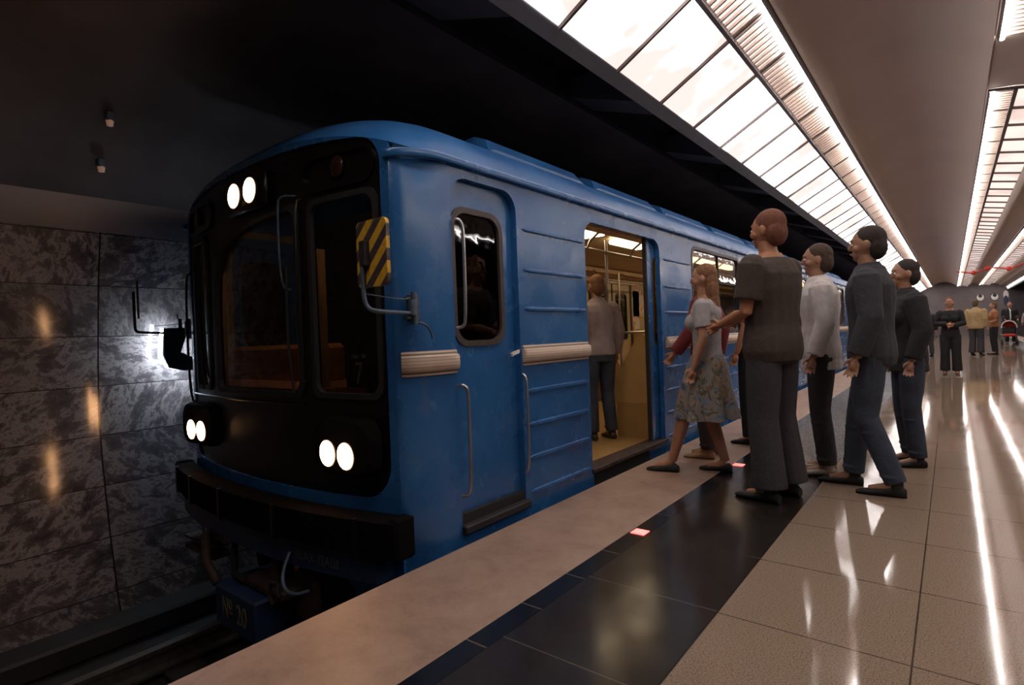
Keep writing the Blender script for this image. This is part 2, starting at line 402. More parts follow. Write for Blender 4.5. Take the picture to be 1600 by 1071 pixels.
def sheet(outer, holes, mp, th, mi=0, mb=None, step=0.3, back_mi=None, us=(), vs_=()):
    """flat outline with holes, meshed, mapped by mp(u,v)->(pos, normal), thickness th behind"""
    mb = mb or MB(); pts, edges = [], []
    for poly in [outer] + list(holes):
        pl = subdiv(poly, step); o = len(pts); pts += pl; edges += [(o + i, o + (i + 1) % len(pl)) for i in range(len(pl))]
    x0, x1 = min(p[0] for p in outer), max(p[0] for p in outer); y0, y1 = min(p[1] for p in outer), max(p[1] for p in outer)
    gx = list(us) or [x0 + (x1 - x0) * i / max(1, int((x1 - x0) / step)) for i in range(1, int((x1 - x0) / step))]
    gy = list(vs_) or [y0 + (y1 - y0) * i / max(1, int((y1 - y0) / step)) for i in range(1, int((y1 - y0) / step))]
    for x in gx:
        for y in gy:
            p = (x + 1e-4, y + 1.3e-4)
            if inside(p, outer) and not any(inside(p, h) for h in holes): pts.append(p)
    vo, eo, fo, *_ = geometry.delaunay_2d_cdt([Vector(p) for p in pts], edges, [], 0, 1e-5)
    tris = []
    for f in fo:
        cx = sum(vo[i][0] for i in f) / len(f); cy = sum(vo[i][1] for i in f) / len(f)
        if inside((cx, cy), outer) and not any(inside((cx, cy), h) for h in holes): tris.append(tuple(f))
    used = sorted({i for t in tris for i in t}); ix = {u: i for i, u in enumerate(used)}; n = len(used)
    front, back = [], []
    for u in used:
        p, nr = mp(vo[u][0], vo[u][1]); p = Vector(p); front.append(p); back.append(p - Vector(nr) * th)
    fs = [tuple(ix[i] for i in t) for t in tris]; ec = {}
    for t in fs:
        for i in range(len(t)):
            a, b = t[i], t[(i + 1) % len(t)]; ec[(a, b)] = ec.get((a, b), 0) + 1
    side = [(a, b, b + n, a + n) for (a, b) in ec if (b, a) not in ec]
    o = len(mb.v); mb.add(front + back, fs, mi)
    mb.f += [tuple(i + n + o for i in t[::-1]) for t in fs]; mb.m += [mi if back_mi is None else back_mi] * len(fs)
    mb.f += [tuple(i + o for i in t) for t in side]; mb.m += [mi] * len(side)
    return mb
def textmesh(name, body, size, material, parent, loc, rot, depth=0.002, sx=1.0):
    c = bpy.data.curves.new(name, 'FONT'); c.body = body; c.size = size; c.extrude = depth; c.align_x = 'CENTER'; c.align_y = 'CENTER'
    o = bpy.data.objects.new('tmp', c); COL.objects.link(o); dg = bpy.context.evaluated_depsgraph_get()
    me = bpy.data.meshes.new_from_object(o.evaluated_get(dg)); bpy.data.objects.remove(o)
    me.name = name; me.materials.clear(); me.materials.append(material)
    me.transform(Matrix.Translation(loc) @ Matrix.Rotation(rot[2], 4, 'Z') @ Matrix.Rotation(rot[0], 4, 'X') @ Matrix.Diagonal((sx, 1, 1, 1)))
    return link(name, me, parent)

# ------------------------------------------------------------------ the station (setting)
Y0, Y1 = -3.0, 52.0
CX = 0.55                                   # middle of the platform hall
def mx(x): return 2 * CX - x
def structure(name, mb, m, smooth=False, origin=None):
    o = mb.build(name, m, None, smooth); o['kind'] = 'structure'; return o
XS, XN, XD, XB = -2.14, -1.48, -1.375, -0.77
structure('floor', MB().box(XB, mx(XB), Y0, Y1, -0.12, 0), M['tiles'])
structure('trim_1', MB().box(XD, XB - 0.002, Y0, Y1, -0.12, -0.0005), M['granite'])
def narrow():
    t = NT('black_glass_strip'); p = t.n('ShaderNodeNewGeometry').outputs['Position']
    s = t.n('ShaderNodeSeparateXYZ'); t.l(p, s.inputs[0])
    f = t.math('FRACT', t.math('DIVIDE', t.math('ADD', s.outputs[1], 35 - 1.51), 0.35))
    j = t.math('LESS_THAN', f, 0.02)
    t.l(t.mix(j, (0.006, 0.007, 0.011), (0.12, 0.085, 0.06)), t.b.inputs['Base Color']); t.b.inputs['Roughness'].default_value = 0.2
    return t.m
M['narrow'] = narrow()
structure('trim_2', MB().box(XN, XD - 0.002, Y0, Y1, -0.12, -0.0005), M['narrow'])
structure('trim_3', MB().box(XS, XN - 0.002, Y0, Y1, -0.14, 0, bev=0.006), M['slab'])
structure('trim_4', MB().box(mx(XB) + 0.002, mx(XN), Y0, Y1, -0.12, -0.0005), M['granite'])
structure('trim_5', MB().box(mx(XN) + 0.002, mx(XS), Y0, Y1, -0.14, 0, bev=0.006), M['slab'])
structure('wall_platform_base', MB().box(XS + 0.16, mx(XS) - 0.16, Y0, Y1, -1.1, -0.142), M['tunnel'])
structure('floor', MB().box(-6.2, XS + 0.158, Y0, Y1, -1.3, -1.102).box(mx(XS) - 0.158, mx(-6.2), Y0, Y1, -1.3, -1.102), M['trackbed'])
WP = [(-5.30, -1.12), (-5.42, -0.86), (-5.55, -0.36), (-5.66, 0.2), (-5.70, 0.6), (-5.66, 1.05), (-5.56, 1.7), (-5.45, 2.13)]
BP = [(-5.44, 2.13), (-5.41, 2.27), (-5.40, 2.40)]
VP = [(-5.40, 2.40), (-5.22, 2.66), (-4.9, 2.92), (-4.5, 3.12), (-4.0, 3.27), (-3.4, 3.37), (-2.80, 3.42)]
def profile(pts, y0, y1, th=0.1, flip=1, ny=2):
    mb = MB(); vs = []
    ys = [y0 + (y1 - y0) * i / (ny - 1) for i in range(ny)]
    for y in ys:
        for x, z in pts: vs.append((x, y, z))
    n = len(pts); off = len(vs)
    ds = []
    for i, (x, z) in enumerate(pts):
        a, b = pts[max(i - 1, 0)], pts[min(i + 1, n - 1)]; dx, dz = b[0] - a[0], b[1] - a[1]; L = math.hypot(dx, dz)
        ds.append((-dz / L * th * flip, dx / L * th * flip))
    for y in ys:
        for (x, z), d in zip(pts, ds): vs.append((x + d[0], y, z + d[1]))
    fs = []
    for j in range(ny - 1):
        for i in range(n - 1):
            a = j * n + i; fs.append((a, a + 1, a + n + 1, a + n)); fs.append((off + a, off + a + n, off + a + n + 1, off + a + 1))
    for j in range(ny - 1):
        for i in (0, n - 1): a = j * n + i; fs.append((a, a + n, off + a + n, off + a))
    for j in (0, ny - 1):
        for i in range(n - 1): a = j * n + i; fs.append((a, a + 1, off + a + 1, off + a))
    return mb.add(vs, fs)
mir = lambda P: [(mx(x), z) for x, z in P]
structure('wall_left', profile(WP, Y0, Y1), M['marble'], True)
structure('wall_right', profile(mir(WP), Y0, Y1, flip=-1), M['marble'], True)
structure('trim_6', profile(BP, Y0, Y1, 0.08), M['band'], True)
structure('trim_7', profile(mir(BP), Y0, Y1, 0.08, -1), M['band'], True)
structure('ceiling', profile(VP, Y0, Y1), M['tunnel'], True)
structure('ceiling', profile(mir(VP), Y0, Y1, flip=-1), M['tunnel'], True)
# recess behind the fascia with cross partitions
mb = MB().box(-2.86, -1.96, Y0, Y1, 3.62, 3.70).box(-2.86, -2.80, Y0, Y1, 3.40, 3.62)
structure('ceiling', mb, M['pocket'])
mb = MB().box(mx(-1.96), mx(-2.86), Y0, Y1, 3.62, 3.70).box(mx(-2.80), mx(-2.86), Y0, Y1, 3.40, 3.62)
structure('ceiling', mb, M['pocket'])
mb = MB()
y = 0.25
while y < Y1:
    mb.add([(-2.80, y, 3.415), (-2.09, y, 3.17), (-2.09, y, 3.6), (-2.80, y, 3.6), (-2.80, y + 0.42, 3.415), (-2.09, y + 0.42, 3.17), (-2.09, y + 0.42, 3.6), (-2.80, y + 0.42, 3.6)],
           [(0, 1, 2, 3), (7, 6, 5, 4), (0, 4, 5, 1), (1, 5, 6, 2), (2, 6, 7, 3), (3, 7, 4, 0)])
    y += 2.17
structure('trim_8', mb, M['tunnel'])
FP = [(-2.10, 3.12), (-2.02, 3.195)]
mb = MB().add([(-2.09, Y0, 3.13), (-2.01, Y0, 3.20), (-2.03, Y0, 3.62), (-2.09, Y0, 3.62), (-2.09, Y1, 3.13), (-2.01, Y1, 3.20), (-2.03, Y1, 3.62), (-2.09, Y1, 3.62)],
              [(0, 1, 2, 3), (7, 6, 5, 4), (0, 4, 5, 1), (1, 5, 6, 2), (2, 6, 7, 3), (3, 7, 4, 0)])
structure('trim_9', mb, M['fascia'])
mb = MB().add([(mx(-2.09), Y0, 3.13), (mx(-2.01), Y0, 3.20), (mx(-2.03), Y0, 3.62), (mx(-2.09), Y0, 3.62), (mx(-2.09), Y1, 3.13), (mx(-2.01), Y1, 3.20), (mx(-2.03), Y1, 3.62), (mx(-2.09), Y1, 3.62)],
              [(0, 1, 2, 3), (7, 6, 5, 4), (0, 4, 5, 1), (1, 5, 6, 2), (2, 6, 7, 3), (3, 7, 4, 0)])
structure('trim_10', mb, M['fascia'])
# beige vault between the light strips
GAP0, GAP1 = 6.46, 7.9
def vault(x0, z0, x1, z1, rise):
    pts = []
    for k in range(17):
        u = k / 16; w = math.sin(PI * u) ** 0.75
        pts.append((x0 + (x1 - x0) * u, z0 + (z1 - z0) * u + rise * w))
    return profile(pts, Y0, Y1, 0.08)
structure('ceiling', vault(-1.062, 3.70, 0.345, 3.60, 0.30), M['ceilbeige'], True)
structure('ceiling', vault(0.935, 3.51, 1.555, 3.60, 0.14), M['ceilbeige'], True)
structure('ceiling', vault(2.135, 3.51, 2.715, 3.45, 0.12), M['ceilbeige'], True)
structure('ceiling', profile([(0.361, 3.605), (0.58, 3.58), (0.929, 3.51)], GAP0, GAP1, 0.08), M['ceilbeige'], True)
# end walls
structure('wall_back', MB().box(-2.1, mx(-2.1), Y1 + 0.002, Y1 + 0.3, 0.0, 4.2), M['farwall'])
structure('wall_back', MB().box(-6.3, -2.1, Y1 + 0.002, Y1 + 0.3, -1.3, 4.2).box(mx(-2.1), mx(-6.3), Y1 + 0.002, Y1 + 0.3, -1.3, 4.2), M['tunnel'])
structure('wall_front', MB().box(-6.3, mx(-6.3), Y0 - 0.3, Y0 - 0.002, -1.3, 4.2), M['farwall'])

# ------------------------------------------------------------------ ceiling light strips
def strip_light(label, A, B, C, y0, y1, bay, mats, origin, louvres=True, tube_at='C'):
    """A-B opal panels, B-C louvred side, tube along C; every bay its own part"""
    t = thing('ceiling_light', label, 'ceiling light', origin)
    n = int(round((y1 - y0) / bay)); first = None
    A, B, C = Vector((A[0], 0, A[1])), Vector((B[0], 0, B[1])), Vector((C[0], 0, C[1]))
    up = Vector((0, 0, 0.02))
    def quad(P, Q, ya, yb, th=0.015):
        mb = MB(); vs = [P + Vector((0, ya, 0)), Q + Vector((0, ya, 0)), Q + Vector((0, yb, 0)), P + Vector((0, yb, 0))]
        vs += [v + Vector((0, 0, th)) for v in vs]
        return mb.add(vs, [(0, 1, 2, 3), (7, 6, 5, 4), (0, 4, 5, 1), (1, 5, 6, 2), (2, 6, 7, 3), (3, 7, 4, 0)])
    pan = lou = bar = None
    for i in range(n):
        ya = y0 + i * bay
        if pan is None:
            pan = quad(A, B, 0.0, bay).build('opal_panel', mats[0], t); pan.location.y = ya
            mb = quad(B, C, 0.0, bay); mb.m = [0] * len(mb.m)
            if louvres:
                ns = 9
                for k in range(ns):
                    yy = bay * (k + 0.5) / ns; a = B.lerp(C, 0.02); b = B.lerp(C, 0.93)
                    w = 0.011; h = Vector((0, 0, -0.03))
                    vs = [a + Vector((0, yy - w, 0)), b + Vector((0, yy - w, 0)), b + Vector((0, yy + w, 0)), a + Vector((0, yy + w, 0))]
                    vs = vs + [v + h for v in vs]
                    mb.add(vs, [(3, 2, 1, 0), (4, 5, 6, 7), (0, 1, 5, 4), (1, 2, 6, 5), (2, 3, 7, 6), (3, 0, 4, 7)], 1)
            lou = mb.build('louvred_panel', [mats[1], M['ceilbeige']], t); lou.location.y = ya
            mb = MB(); w = 0.012; h = Vector((0, 0, -0.028))
            for P, Q in ((A, B), (B, C)):
                vs = [P + Vector((0, -w, -0.001)), Q + Vector((0, -w, -0.001)), Q + Vector((0, w, -0.001)), P + Vector((0, w, -0.001))]; vs += [v + h for v in vs]
                mb.add(vs, [(3, 2, 1, 0), (4, 5, 6, 7), (0, 1, 5, 4), (1, 2, 6, 5), (2, 3, 7, 6), (3, 0, 4, 7)])
            bar = mb.build('glazing_bar', M['mullion'], t); bar.location.y = ya
        else:
            for src in (pan, lou, bar):
                c = src.copy(); COL.objects.link(c); c.parent = t; c.location.y = ya
    # long rail and tube
    MB().box(B.x - 0.018, B.x + 0.018, y0, y1, B.z - 0.045, B.z - 0.002).build('long_rail', M['mullion'], t)
    d = -1 if C.x > B.x else 1
    MB().tube([(C.x + 0.03 * d, y0, C.z - 0.035), (C.x + 0.03 * d, y1, C.z - 0.035)], 0.022, 8).build('fluorescent_tube', M['e_tube'], t)
    MB().box(C.x - 0.003, C.x + 0.014, y0, y1, C.z - 0.05, C.z + 0.01).build('edge_rail', M['mullion'], t)
    MB().box(min(A.x, C.x) + 0.03, max(A.x, C.x) - 0.03, y0 + 0.02, y1 - 0.02, max(A.z, B.z, C.z) + 0.05, max(A.z, B.z, C.z) + 0.07).build('housing', M['mullion'], t)
    return t
yb0 = 3.15 - 0.817 * 5
strip_light('broad glowing strip of opal glass panels running above the platform edge', (-2.0, 3.2), (-1.37, 3.55), (-1.085, 3.70), yb0, yb0 + 0.817 * 64, 0.817, (M['e_main'], M['e_louv']), (0, 0, 0))
strip_light('short near stretch of narrow middle ceiling light, cut off at the top right corner', (0.93, 3.50), (0.58, 3.57), (0.365, 3.60), GAP0 - 0.72 * 7, GAP0, 0.72, (M['e_side'], M['e_louv']), (0, 0, 0))
strip_light('narrow middle ceiling light strip beginning right of the broad strip and running into the distance', (0.93, 3.50), (0.58, 3.57), (0.365, 3.60), GAP1, GAP1 + 0.72 * 60, 0.72, (M['e_side'], M['e_louv']), (0, 0, 0))
strip_light('narrow ceiling light strip at the right edge of the photo, right of the middle strip', (2.13, 3.50), (1.79, 3.57), (1.575, 3.60), 1.0, 1.0 + 0.72 * 70, 0.72, (M['e_side'], M['e_louv']), (0, 0, 0))
strip_light('slim ceiling light strip above the far right platform edge', (2.72, 3.44), (2.95, 3.33), (3.10, 3.24), 1.0, 1.0 + 0.72 * 70, 0.72, (M['ceilbeige'], M['e_side']), (0, 0, 0), louvres=False)

# ------------------------------------------------------------------ tunnel furniture
def rail_at(x, label):
    pr = [(-0.07, 0), (0.07, 0), (0.07, 0.02), (0.015, 0.035), (0.015, 0.11), (0.036, 0.125), (0.036, 0.155), (-0.036, 0.155), (-0.036, 0.125), (-0.015, 0.11), (-0.015, 0.035), (-0.07, 0.02)]
    mb = MB().rings([[(x + a, y, -1.10 + 0.04 + b) for a, b in pr] for y in (Y0 + 0.01, Y1 - 0.01)])
    o = mb.build('rail', M['rail']); tag(o, label, 'rail'); return recentre(o)
rail_at(-3.565 - 0.78, 'worn steel running rail on the wall side of the track beneath the train')
rail_at(-3.565 + 0.78, 'worn steel running rail nearer the platform beneath the train')
sl = MB().box(-4.75, -2.4, 0.0, 0.24, -1.10, -1.062, bev=0.01).build('sleeper', M['sleeper']); recentre(sl)
tag(sl, 'dark tarred sleeper across the track in the dark pit below the platform edge', 'sleeper', 'sleepers of the track beside the platform')
for i in range(-3, 12):
    o = sl if i == -3 else sl.copy()
    if i > -3: COL.objects.link(o)
    o.location.y = 0.3 + i * 0.62
for yy in ():
    pass
def ledge():
    mb = MB().box(-5.28, -4.98, Y0 + 0.01, Y1 - 0.01, -1.099, -0.93, bev=0.02)
    o = mb.build('cable_duct', M['trackbed']); tag(o, 'low dark cable duct running along the foot of the marble wall', 'cable duct'); recentre(o)
ledge()
def wall_lamp():
    t = thing('wall_lamp', 'cold white tube lamp behind a curved dark shade on the marble tunnel wall', 'lamp', (-5.60, 2.25, 0.95))
    P = [(1.905, 1.335), (2.10, 1.335), (2.03, 1.12), (2.12, 1.075), (2.75, 1.05), (2.75, 0.955), (2.05, 0.955), (1.93, 0.99), (1.895, 1.10)]
    MB().rings([[(-5.40, p, q) for p, q in P], [(-5.375, p, q) for p, q in P]]).build('shade', M['matte'], t)
    MB().tube([(-5.50, 1.93, 1.34), (-5.51, 1.915, 1.2), (-5.51, 1.91, 1.08), (-5.50, 1.95, 1.0), (-5.50, 2.3, 0.98)], 0.014).build('fluorescent_tube', M['e_wall'], t, True)
    MB().box(-5.62, -5.38, 2.02, 2.05, 1.31, 1.34).box(-5.42, -5.38, 2.02, 2.05, 1.33, 1.42).build('bracket', M['matte'], t)
    mb = MB().tube([(-5.63, 2.1, 1.47), (-5.5, 2.06, 1.45), (-5.44, 2.04, 1.40)], 0.006); mb.build('cable', M['matte'], t)
wall_lamp()
def spot(x, y, z, label):
    t = thing('tunnel_lamp', label, 'lamp', (x, y, z))
    MB().box(x - 0.03, x + 0.03, y - 0.03, y + 0.03, z, z + 0.07, bev=0.01).build('mount', M['bluegrey'], t)
    MB().tube([(x, y, z - 0.035), (x, y, z + 0.005)], [0.02, 0.026]).build('bulb', M['e_spot'], t)
spot(-4.86, 1.42, 2.86, 'upper of two tiny dim lamps on the sooty tunnel vault')
spot(-5.17, 1.44, 2.59, 'lower of two tiny dim lamps on the sooty tunnel vault')
for i, y in enumerate((2.91, 4.79, 6.67, 8.55)):
    o = MB().box(-1.468, -1.385, y - 0.04, y + 0.04, -0.0005, 0.003, bev=0.001).build('platform_marker', M['e_red']); recentre(o)
    if i == 0: tag(o, 'red glowing marker in the black strip, nearer one, ahead of the boarding crowd', 'marker light')
    elif i == 1: tag(o, 'red glowing marker in the black strip at the bare-legged woman\'s foot', 'marker light')
    else: tag(o, 'red glowing marker in the black strip behind the boarding crowd', 'marker light', group='floor markers behind the crowd')

# ------------------------------------------------------------------ the train
TC, TH = -3.565, 1.345
XR, XL = TC + TH, TC - TH
YEND = 20.2
car = thing('subway_car', 'blue metro train car with black front, lit lamps and one open door', 'train', (TC, 1.78, -1.0))
def Yf(x):
    a = abs(x - TC)
    if a <= 1.25: return 1.785 + 0.11 * (a / 1.2) ** 2
    q = min(1.0, (a - 1.25) / (TH - 1.25)); return 1.785 + 0.11 * (1.25 / 1.2) ** 2 + 0.26 * (1 - math.sqrt(max(0, 1 - q * q)))
def Ztop(x): return 2.36 - 0.19 * (abs(x - TC) / TH) ** 3
def Zroof(x): return 2.17 + 0.43 * max(0.0, 1 - (abs(x - TC) / TH) ** 3) ** 0.6
def path_side(sgn):
    """u = distance forward from the rear end, then round the corner"""
    L0 = YEND - 2.165; cx, ry = 0.095, 0.26
    segs = [(0.0, Vector((TH, YEND)), Vector((1, 0)))]
    segs.append((L0, Vector((TH, 2.165)), Vector((1, 0)))); u = L0; prev = Vector((TH, 2.165))
    for k in range(1, 9):
        a = PI / 2 * k / 8; p = Vector((1.25 + cx * math.cos(a), 2.165 - ry * math.sin(a))); u += (p - prev).length; prev = p
        nr = Vector((math.cos(a) / cx, -math.sin(a) / ry)).normalized(); segs.append((u, p, nr))
    def f(u, v):
        for i in range(len(segs) - 1):
            if u <= segs[i + 1][0] or i == len(segs) - 2:
                a, b = segs[i], segs[i + 1]; t = (u - a[0]) / (b[0] - a[0])
                p = a[1].lerp(b[1], t); n = a[2].lerp(b[2], min(max(t, 0), 1)).normalized()
                return (TC + sgn * p.x, p.y, v), (sgn * n.x, n.y, 0)
    return f, u, [s[0] for s in segs[1:]]
def U(y): return YEND - y
DOORS = [3.75, 8.35, 12.95, 17.55]; DW = 1.41
WINS = [(6.02, 7.75), (10.6, 12.35), (15.2, 16.95)]
for sgn, nm in ((1, 'platform'), (-1, 'wall')):
    f, umax, us = path_side(sgn)
    holes = []
    for d in DOORS: holes.append([(x, z) for x, z in rr(U(d + DW), 0.09, U(d), 2.03, 0.13, 6, (0, 1, 1, 0))])
    for a, b in WINS: holes.append(rr(U(b), 1.12, U(a), 2.06, 0.11))
    holes.append(rr(U(2.885), 0.03, U(2.28), 2.085, 0.13, 6, (0, 1, 1, 0)))
    outer = [(0, -0.14), (U(2.2), -0.14), (U(2.1), -0.45), (umax, -0.45), (umax, 2.165), (0, 2.165)]
    mb = sheet(outer, holes, f, 0.045, 0, None, 0.45, 1, us=[0.4 + 0.6 * i for i in range(29)] + us[:-1], vs_=[0.1, 0.25, 0.4, 0.55, 0.7, 0.85, 1.0, 1.15, 1.3, 1.45, 1.6, 1.75, 1.9, 2.05])
    mb.build('body_side', [M['blue'], M['ochre']], car, True, 30)
# rear end
MB().box(XL + 0.05, XR - 0.05, YEND - 0.05, YEND, -0.14, 2.3).build('rear_end', M['blue'], car)
# roof
nx = [-1 + 2 * i / 48 for i in range(49)]
nx = [math.copysign(abs(q) ** 0.8, q) for q in nx]
def roof_pt(q, w):
    x = TC + TH * q; y0 = Yf(x); y = y0 + (YEND - y0) * w
    s = 1 - (1 - min(1.0, (y - y0) / 0.62)) ** 2.4
    zt, zf = Ztop(x), Zroof(x); return (x, y, zt + (max(zf, zt) - zt) * s)
ws = [0, 0.0008, 0.002, 0.004, 0.006, 0.009, 0.012, 0.016, 0.021, 0.027, 0.034, 0.05, 0.1, 0.25, 0.5, 0.75, 1.0]
MB().grid(roof_pt, nx, ws).build('roof', M['roofblue'], car, True, 60)
# gutter
for sgn in (1, -1):
    f, umax, us = path_side(sgn)
    rs = []
    for u in [0] + us:
        (x, y, z), (a, b, c) = f(u, 2.165); dz = -0.03 * max(0, (u - us[0]) / (umax - us[0]))
        pr = [(-0.01, -0.022), (0.028, -0.02), (0.036, 0.0), (0.03, 0.018), (0.008, 0.022), (-0.01, 0.02)]
        rs.append([(x + a * p, y + b * p, z + dz + q) for p, q in pr])
    MB().rings(rs).build('gutter', M['blue'], car, True, 50)
# roof vents
vents = [(2.95, 4.26), (4.42, 5.77), (5.95, 7.4), (7.6, 9.05), (9.25, 10.7), (10.9, 12.3), (12.5, 13.9), (14.1, 15.5), (15.7, 17.1), (17.3, 18.7)]
vm = None
for sgn in (1, -1):
    for a, b in vents:
        mb = MB(); rs = []
        xs = [0.60, 0.66, 0.74, 0.80]
        for y, hh in ((a, -0.3), (a + 0.07, 1.0), (b - 0.07, 1.0), (b, -0.3)):
            r = []
            for q in xs: r.append((TC + sgn * TH * q, y, Zroof(TC + TH * q) - 0.02))
            for q, e in zip(xs[::-1], (0.02, 0.075, 0.085, 0.06)): r.append((TC + sgn * TH * q, y, Zroof(TC + TH * q) + e * hh))
            rs.append(r)
        mb.rings(rs).build('roof_vent', M['roofblue'], car)
# front frame and black mask
def fmap(off):
    def g(x, z):
        e = 0.002; d = (Yf(x + e) - Yf(x - e)) / (2 * e) if abs(x - TC) < 1.24 else math.copysign(0.19, x - TC)
        n = Vector((d, -1, 0)).normalized(); return (x + n.x * off, Yf(x) + n.y * off, z), n
    return g
xa, xb = TC - 1.262, TC + 1.262
gx = [xa + (xb - xa) * i / 26 for i in range(1, 26)]
top = [(xb - (xb - xa) * i / 24, Ztop(xb - (xb - xa) * i / 24)) for i in range(25)]
arch = [(xa, -0.45), (-4.62, -0.45), (-4.56, -0.25), (-4.45, -0.15), (-4.3, -0.115), (-3.565, -0.115), (-2.9, -0.115), (-2.76, -0.15), (-2.66, -0.25), (-2.62, -0.45), (xb, -0.45)]
def mask_outline(g=0.0):
    r = 0.16; L, R = TC - 1.205 + g, TC + 1.205 - g; pts = []
    b0 = 0.29 + g
    for k in range(7):
        a = PI + PI / 2 * k / 6; pts.append((L + 0.2 + 0.2 * math.cos(a), b0 + 0.2 + 0.2 * math.sin(a)))
    for k in range(1, 8): pts.append((L + 0.2 + (R - L - 0.4) * k / 8, b0 - 0.012 * math.sin(PI * k / 8)))
    for k in range(7):
        a = -PI / 2 + PI / 2 * k / 6; pts.append((R - 0.2 + 0.2 * math.cos(a), b0 + 0.2 + 0.2 * math.sin(a)))
    def tz(x): return 2.318 - g - 0.075 * (abs(x - TC) / 1.2) ** 3
    for k in range(7):
        a = PI / 2 * k / 6; pts.append((R - r + r * math.cos(a), tz(R - r) - r + r * math.sin(a)))
    for k in range(1, 12): x = R - r - (R - L - 2 * r) * k / 12; pts.append((x, tz(x)))
    for k in range(7):
        a = PI / 2 + PI / 2 * k / 6; pts.append((L + r + r * math.cos(a), tz(L + r) - r + r * math.sin(a)))
    return pts
mo = mask_outline()
sheet(arch + top, [mo], fmap(0), 0.045, 0, None, 0.25, 0, us=gx, vs_=[-0.35, 0.0, 0.2]).build('front_frame', M['blue'], car, True, 30)
W_BIG = [(-3.08, 0.85), (-3.05, 0.9), (-3.05, 1.93), (-3.1, 1.975), (-3.3, 1.965), (-3.6, 1.94), (-3.85, 1.885), (-4.02, 1.80), (-4.12, 1.66), (-4.165, 1.45), (-4.165, 0.9), (-4.13, 0.85)]
W_SM = rr(-4.66, 0.85, -4.33, 1.96, 0.05, 4)
W_R = rr(-2.925, 0.85, -2.405, 1.97, 0.07, 5)
BOX_R = rr(-2.96, 2.035, -2.41, 2.215, 0.085, 5)
BOX_L = rr(2 * TC + 2.41, 2.035, 2 * TC + 2.96, 2.215, 0.085, 5)
sheet(mo, [W_BIG, W_SM, W_R], fmap(-0.012), 0.035, 0, None, 0.25, 0, us=gx, vs_=[0.5, 0.7, 2.1]).build('front_mask', M['black'], car, True, 30)
def scale_poly(P, s):
    cx = (min(p[0] for p in P) + max(p[0] for p in P)) / 2; cy = (min(p[1] for p in P) + max(p[1] for p in P)) / 2
    w = max(p[0] for p in P) - min(p[0] for p in P); h = max(p[1] for p in P) - min(p[1] for p in P)
    return [(cx + (p[0] - cx) * (w + s) / w, cy + (p[1] - cy) * (h + s) / h) for p in P]
for P in (W_BIG, W_SM, W_R):
    fr = sheet(scale_poly(P, 0.035), [scale_poly(P, -0.03)], fmap(0.004), 0.03, 0, None, 0.25, 0).build('windscreen_frame', M['matte'], car, True, 30)
    sheet(scale_poly(P, -0.02), [], fmap(-0.03), 0.004, 0, None, 0.2, 0).build('pane', M['shield'], fr, True, 30)
for P in (BOX_R, BOX_L):
    b = sheet(scale_poly(P, 0.03), [scale_poly(P, -0.02)], fmap(0.006), 0.03, 0, None, 0.25, 0).build('sign_box_rim', M['black'], car, True, 30)
    cx = (P[0][0] + P[8][0]) / 2 if P is BOX_R else None
for x in (-2.665, 2 * TC + 2.665):
    (px, py, pz), n = fmap(0.0)(x, 2.135); MB().disc((px, py, pz), n, 0.05, 0.06, 0.012).build('marker_lens', M['redlens'], car, True)
# wipers, centre handrail bars
def soften(pts, k=2):
    pts = [Vector(p) for p in pts]
    for _ in range(k):
        q = [pts[0]]
        for a, b in zip(pts, pts[1:]): q += [a.lerp(b, 0.25), a.lerp(b, 0.75)]
        pts = q + [pts[-1]]
    return pts
def rod(pts, r, name, m, parent, n=8):
    pts = soften(pts)
    return MB().tube(pts, r, n).build(name, m, parent, True, 60)
def fp(x, z, off=0.0):
    p, n = fmap(off)(x, z); return p
rod([fp(-3.03, 2.03, -0.0), fp(-3.10, 2.035, 0.05), fp(-3.13, 2.0, 0.06), fp(-3.13, 1.5, 0.06), fp(-3.12, 1.48, 0.0)], 0.007, 'front_handrail', M['bluegrey'], car)
rod([fp(-2.98, 2.0, 0.0), fp(-2.985, 1.98, 0.05), fp(-2.99, 0.95, 0.05), fp(-2.99, 0.92, 0.0)], 0.009, 'front_handrail', M['black'], car)
rod([fp(-4.26, 1.98, 0.0), fp(-4.26, 1.95, 0.05), fp(-4.26, 0.95, 0.05), fp(-4.26, 0.92, 0.0)], 0.009, 'front_handrail', M['black'], car)
rod([fp(-4.72, 1.75, 0.0), fp(-4.72, 1.72, 0.05), fp(-4.72, 0.75, 0.05), fp(-4.72, 0.72, 0.0)], 0.009, 'front_handrail', M['black'], car)
w = rod([fp(-3.10, 0.86, 0.02), fp(-3.12, 1.2, 0.035), fp(-3.11, 1.62, 0.03)], 0.008, 'wiper', M['matte'], car)
rod([fp(-4.42, 0.84, 0.02), fp(-4.44, 1.35, 0.03)], 0.007, 'wiper', M['matte'], car)
# horizontal ledge trims under the windscreens
rod([fp(-4.75, 0.79, 0.01), fp(-4.3, 0.79, 0.01), fp(-3.6, 0.79, 0.01), fp(-3.02, 0.79, 0.01)], 0.008, 'ledge_trim', M['black'], car)
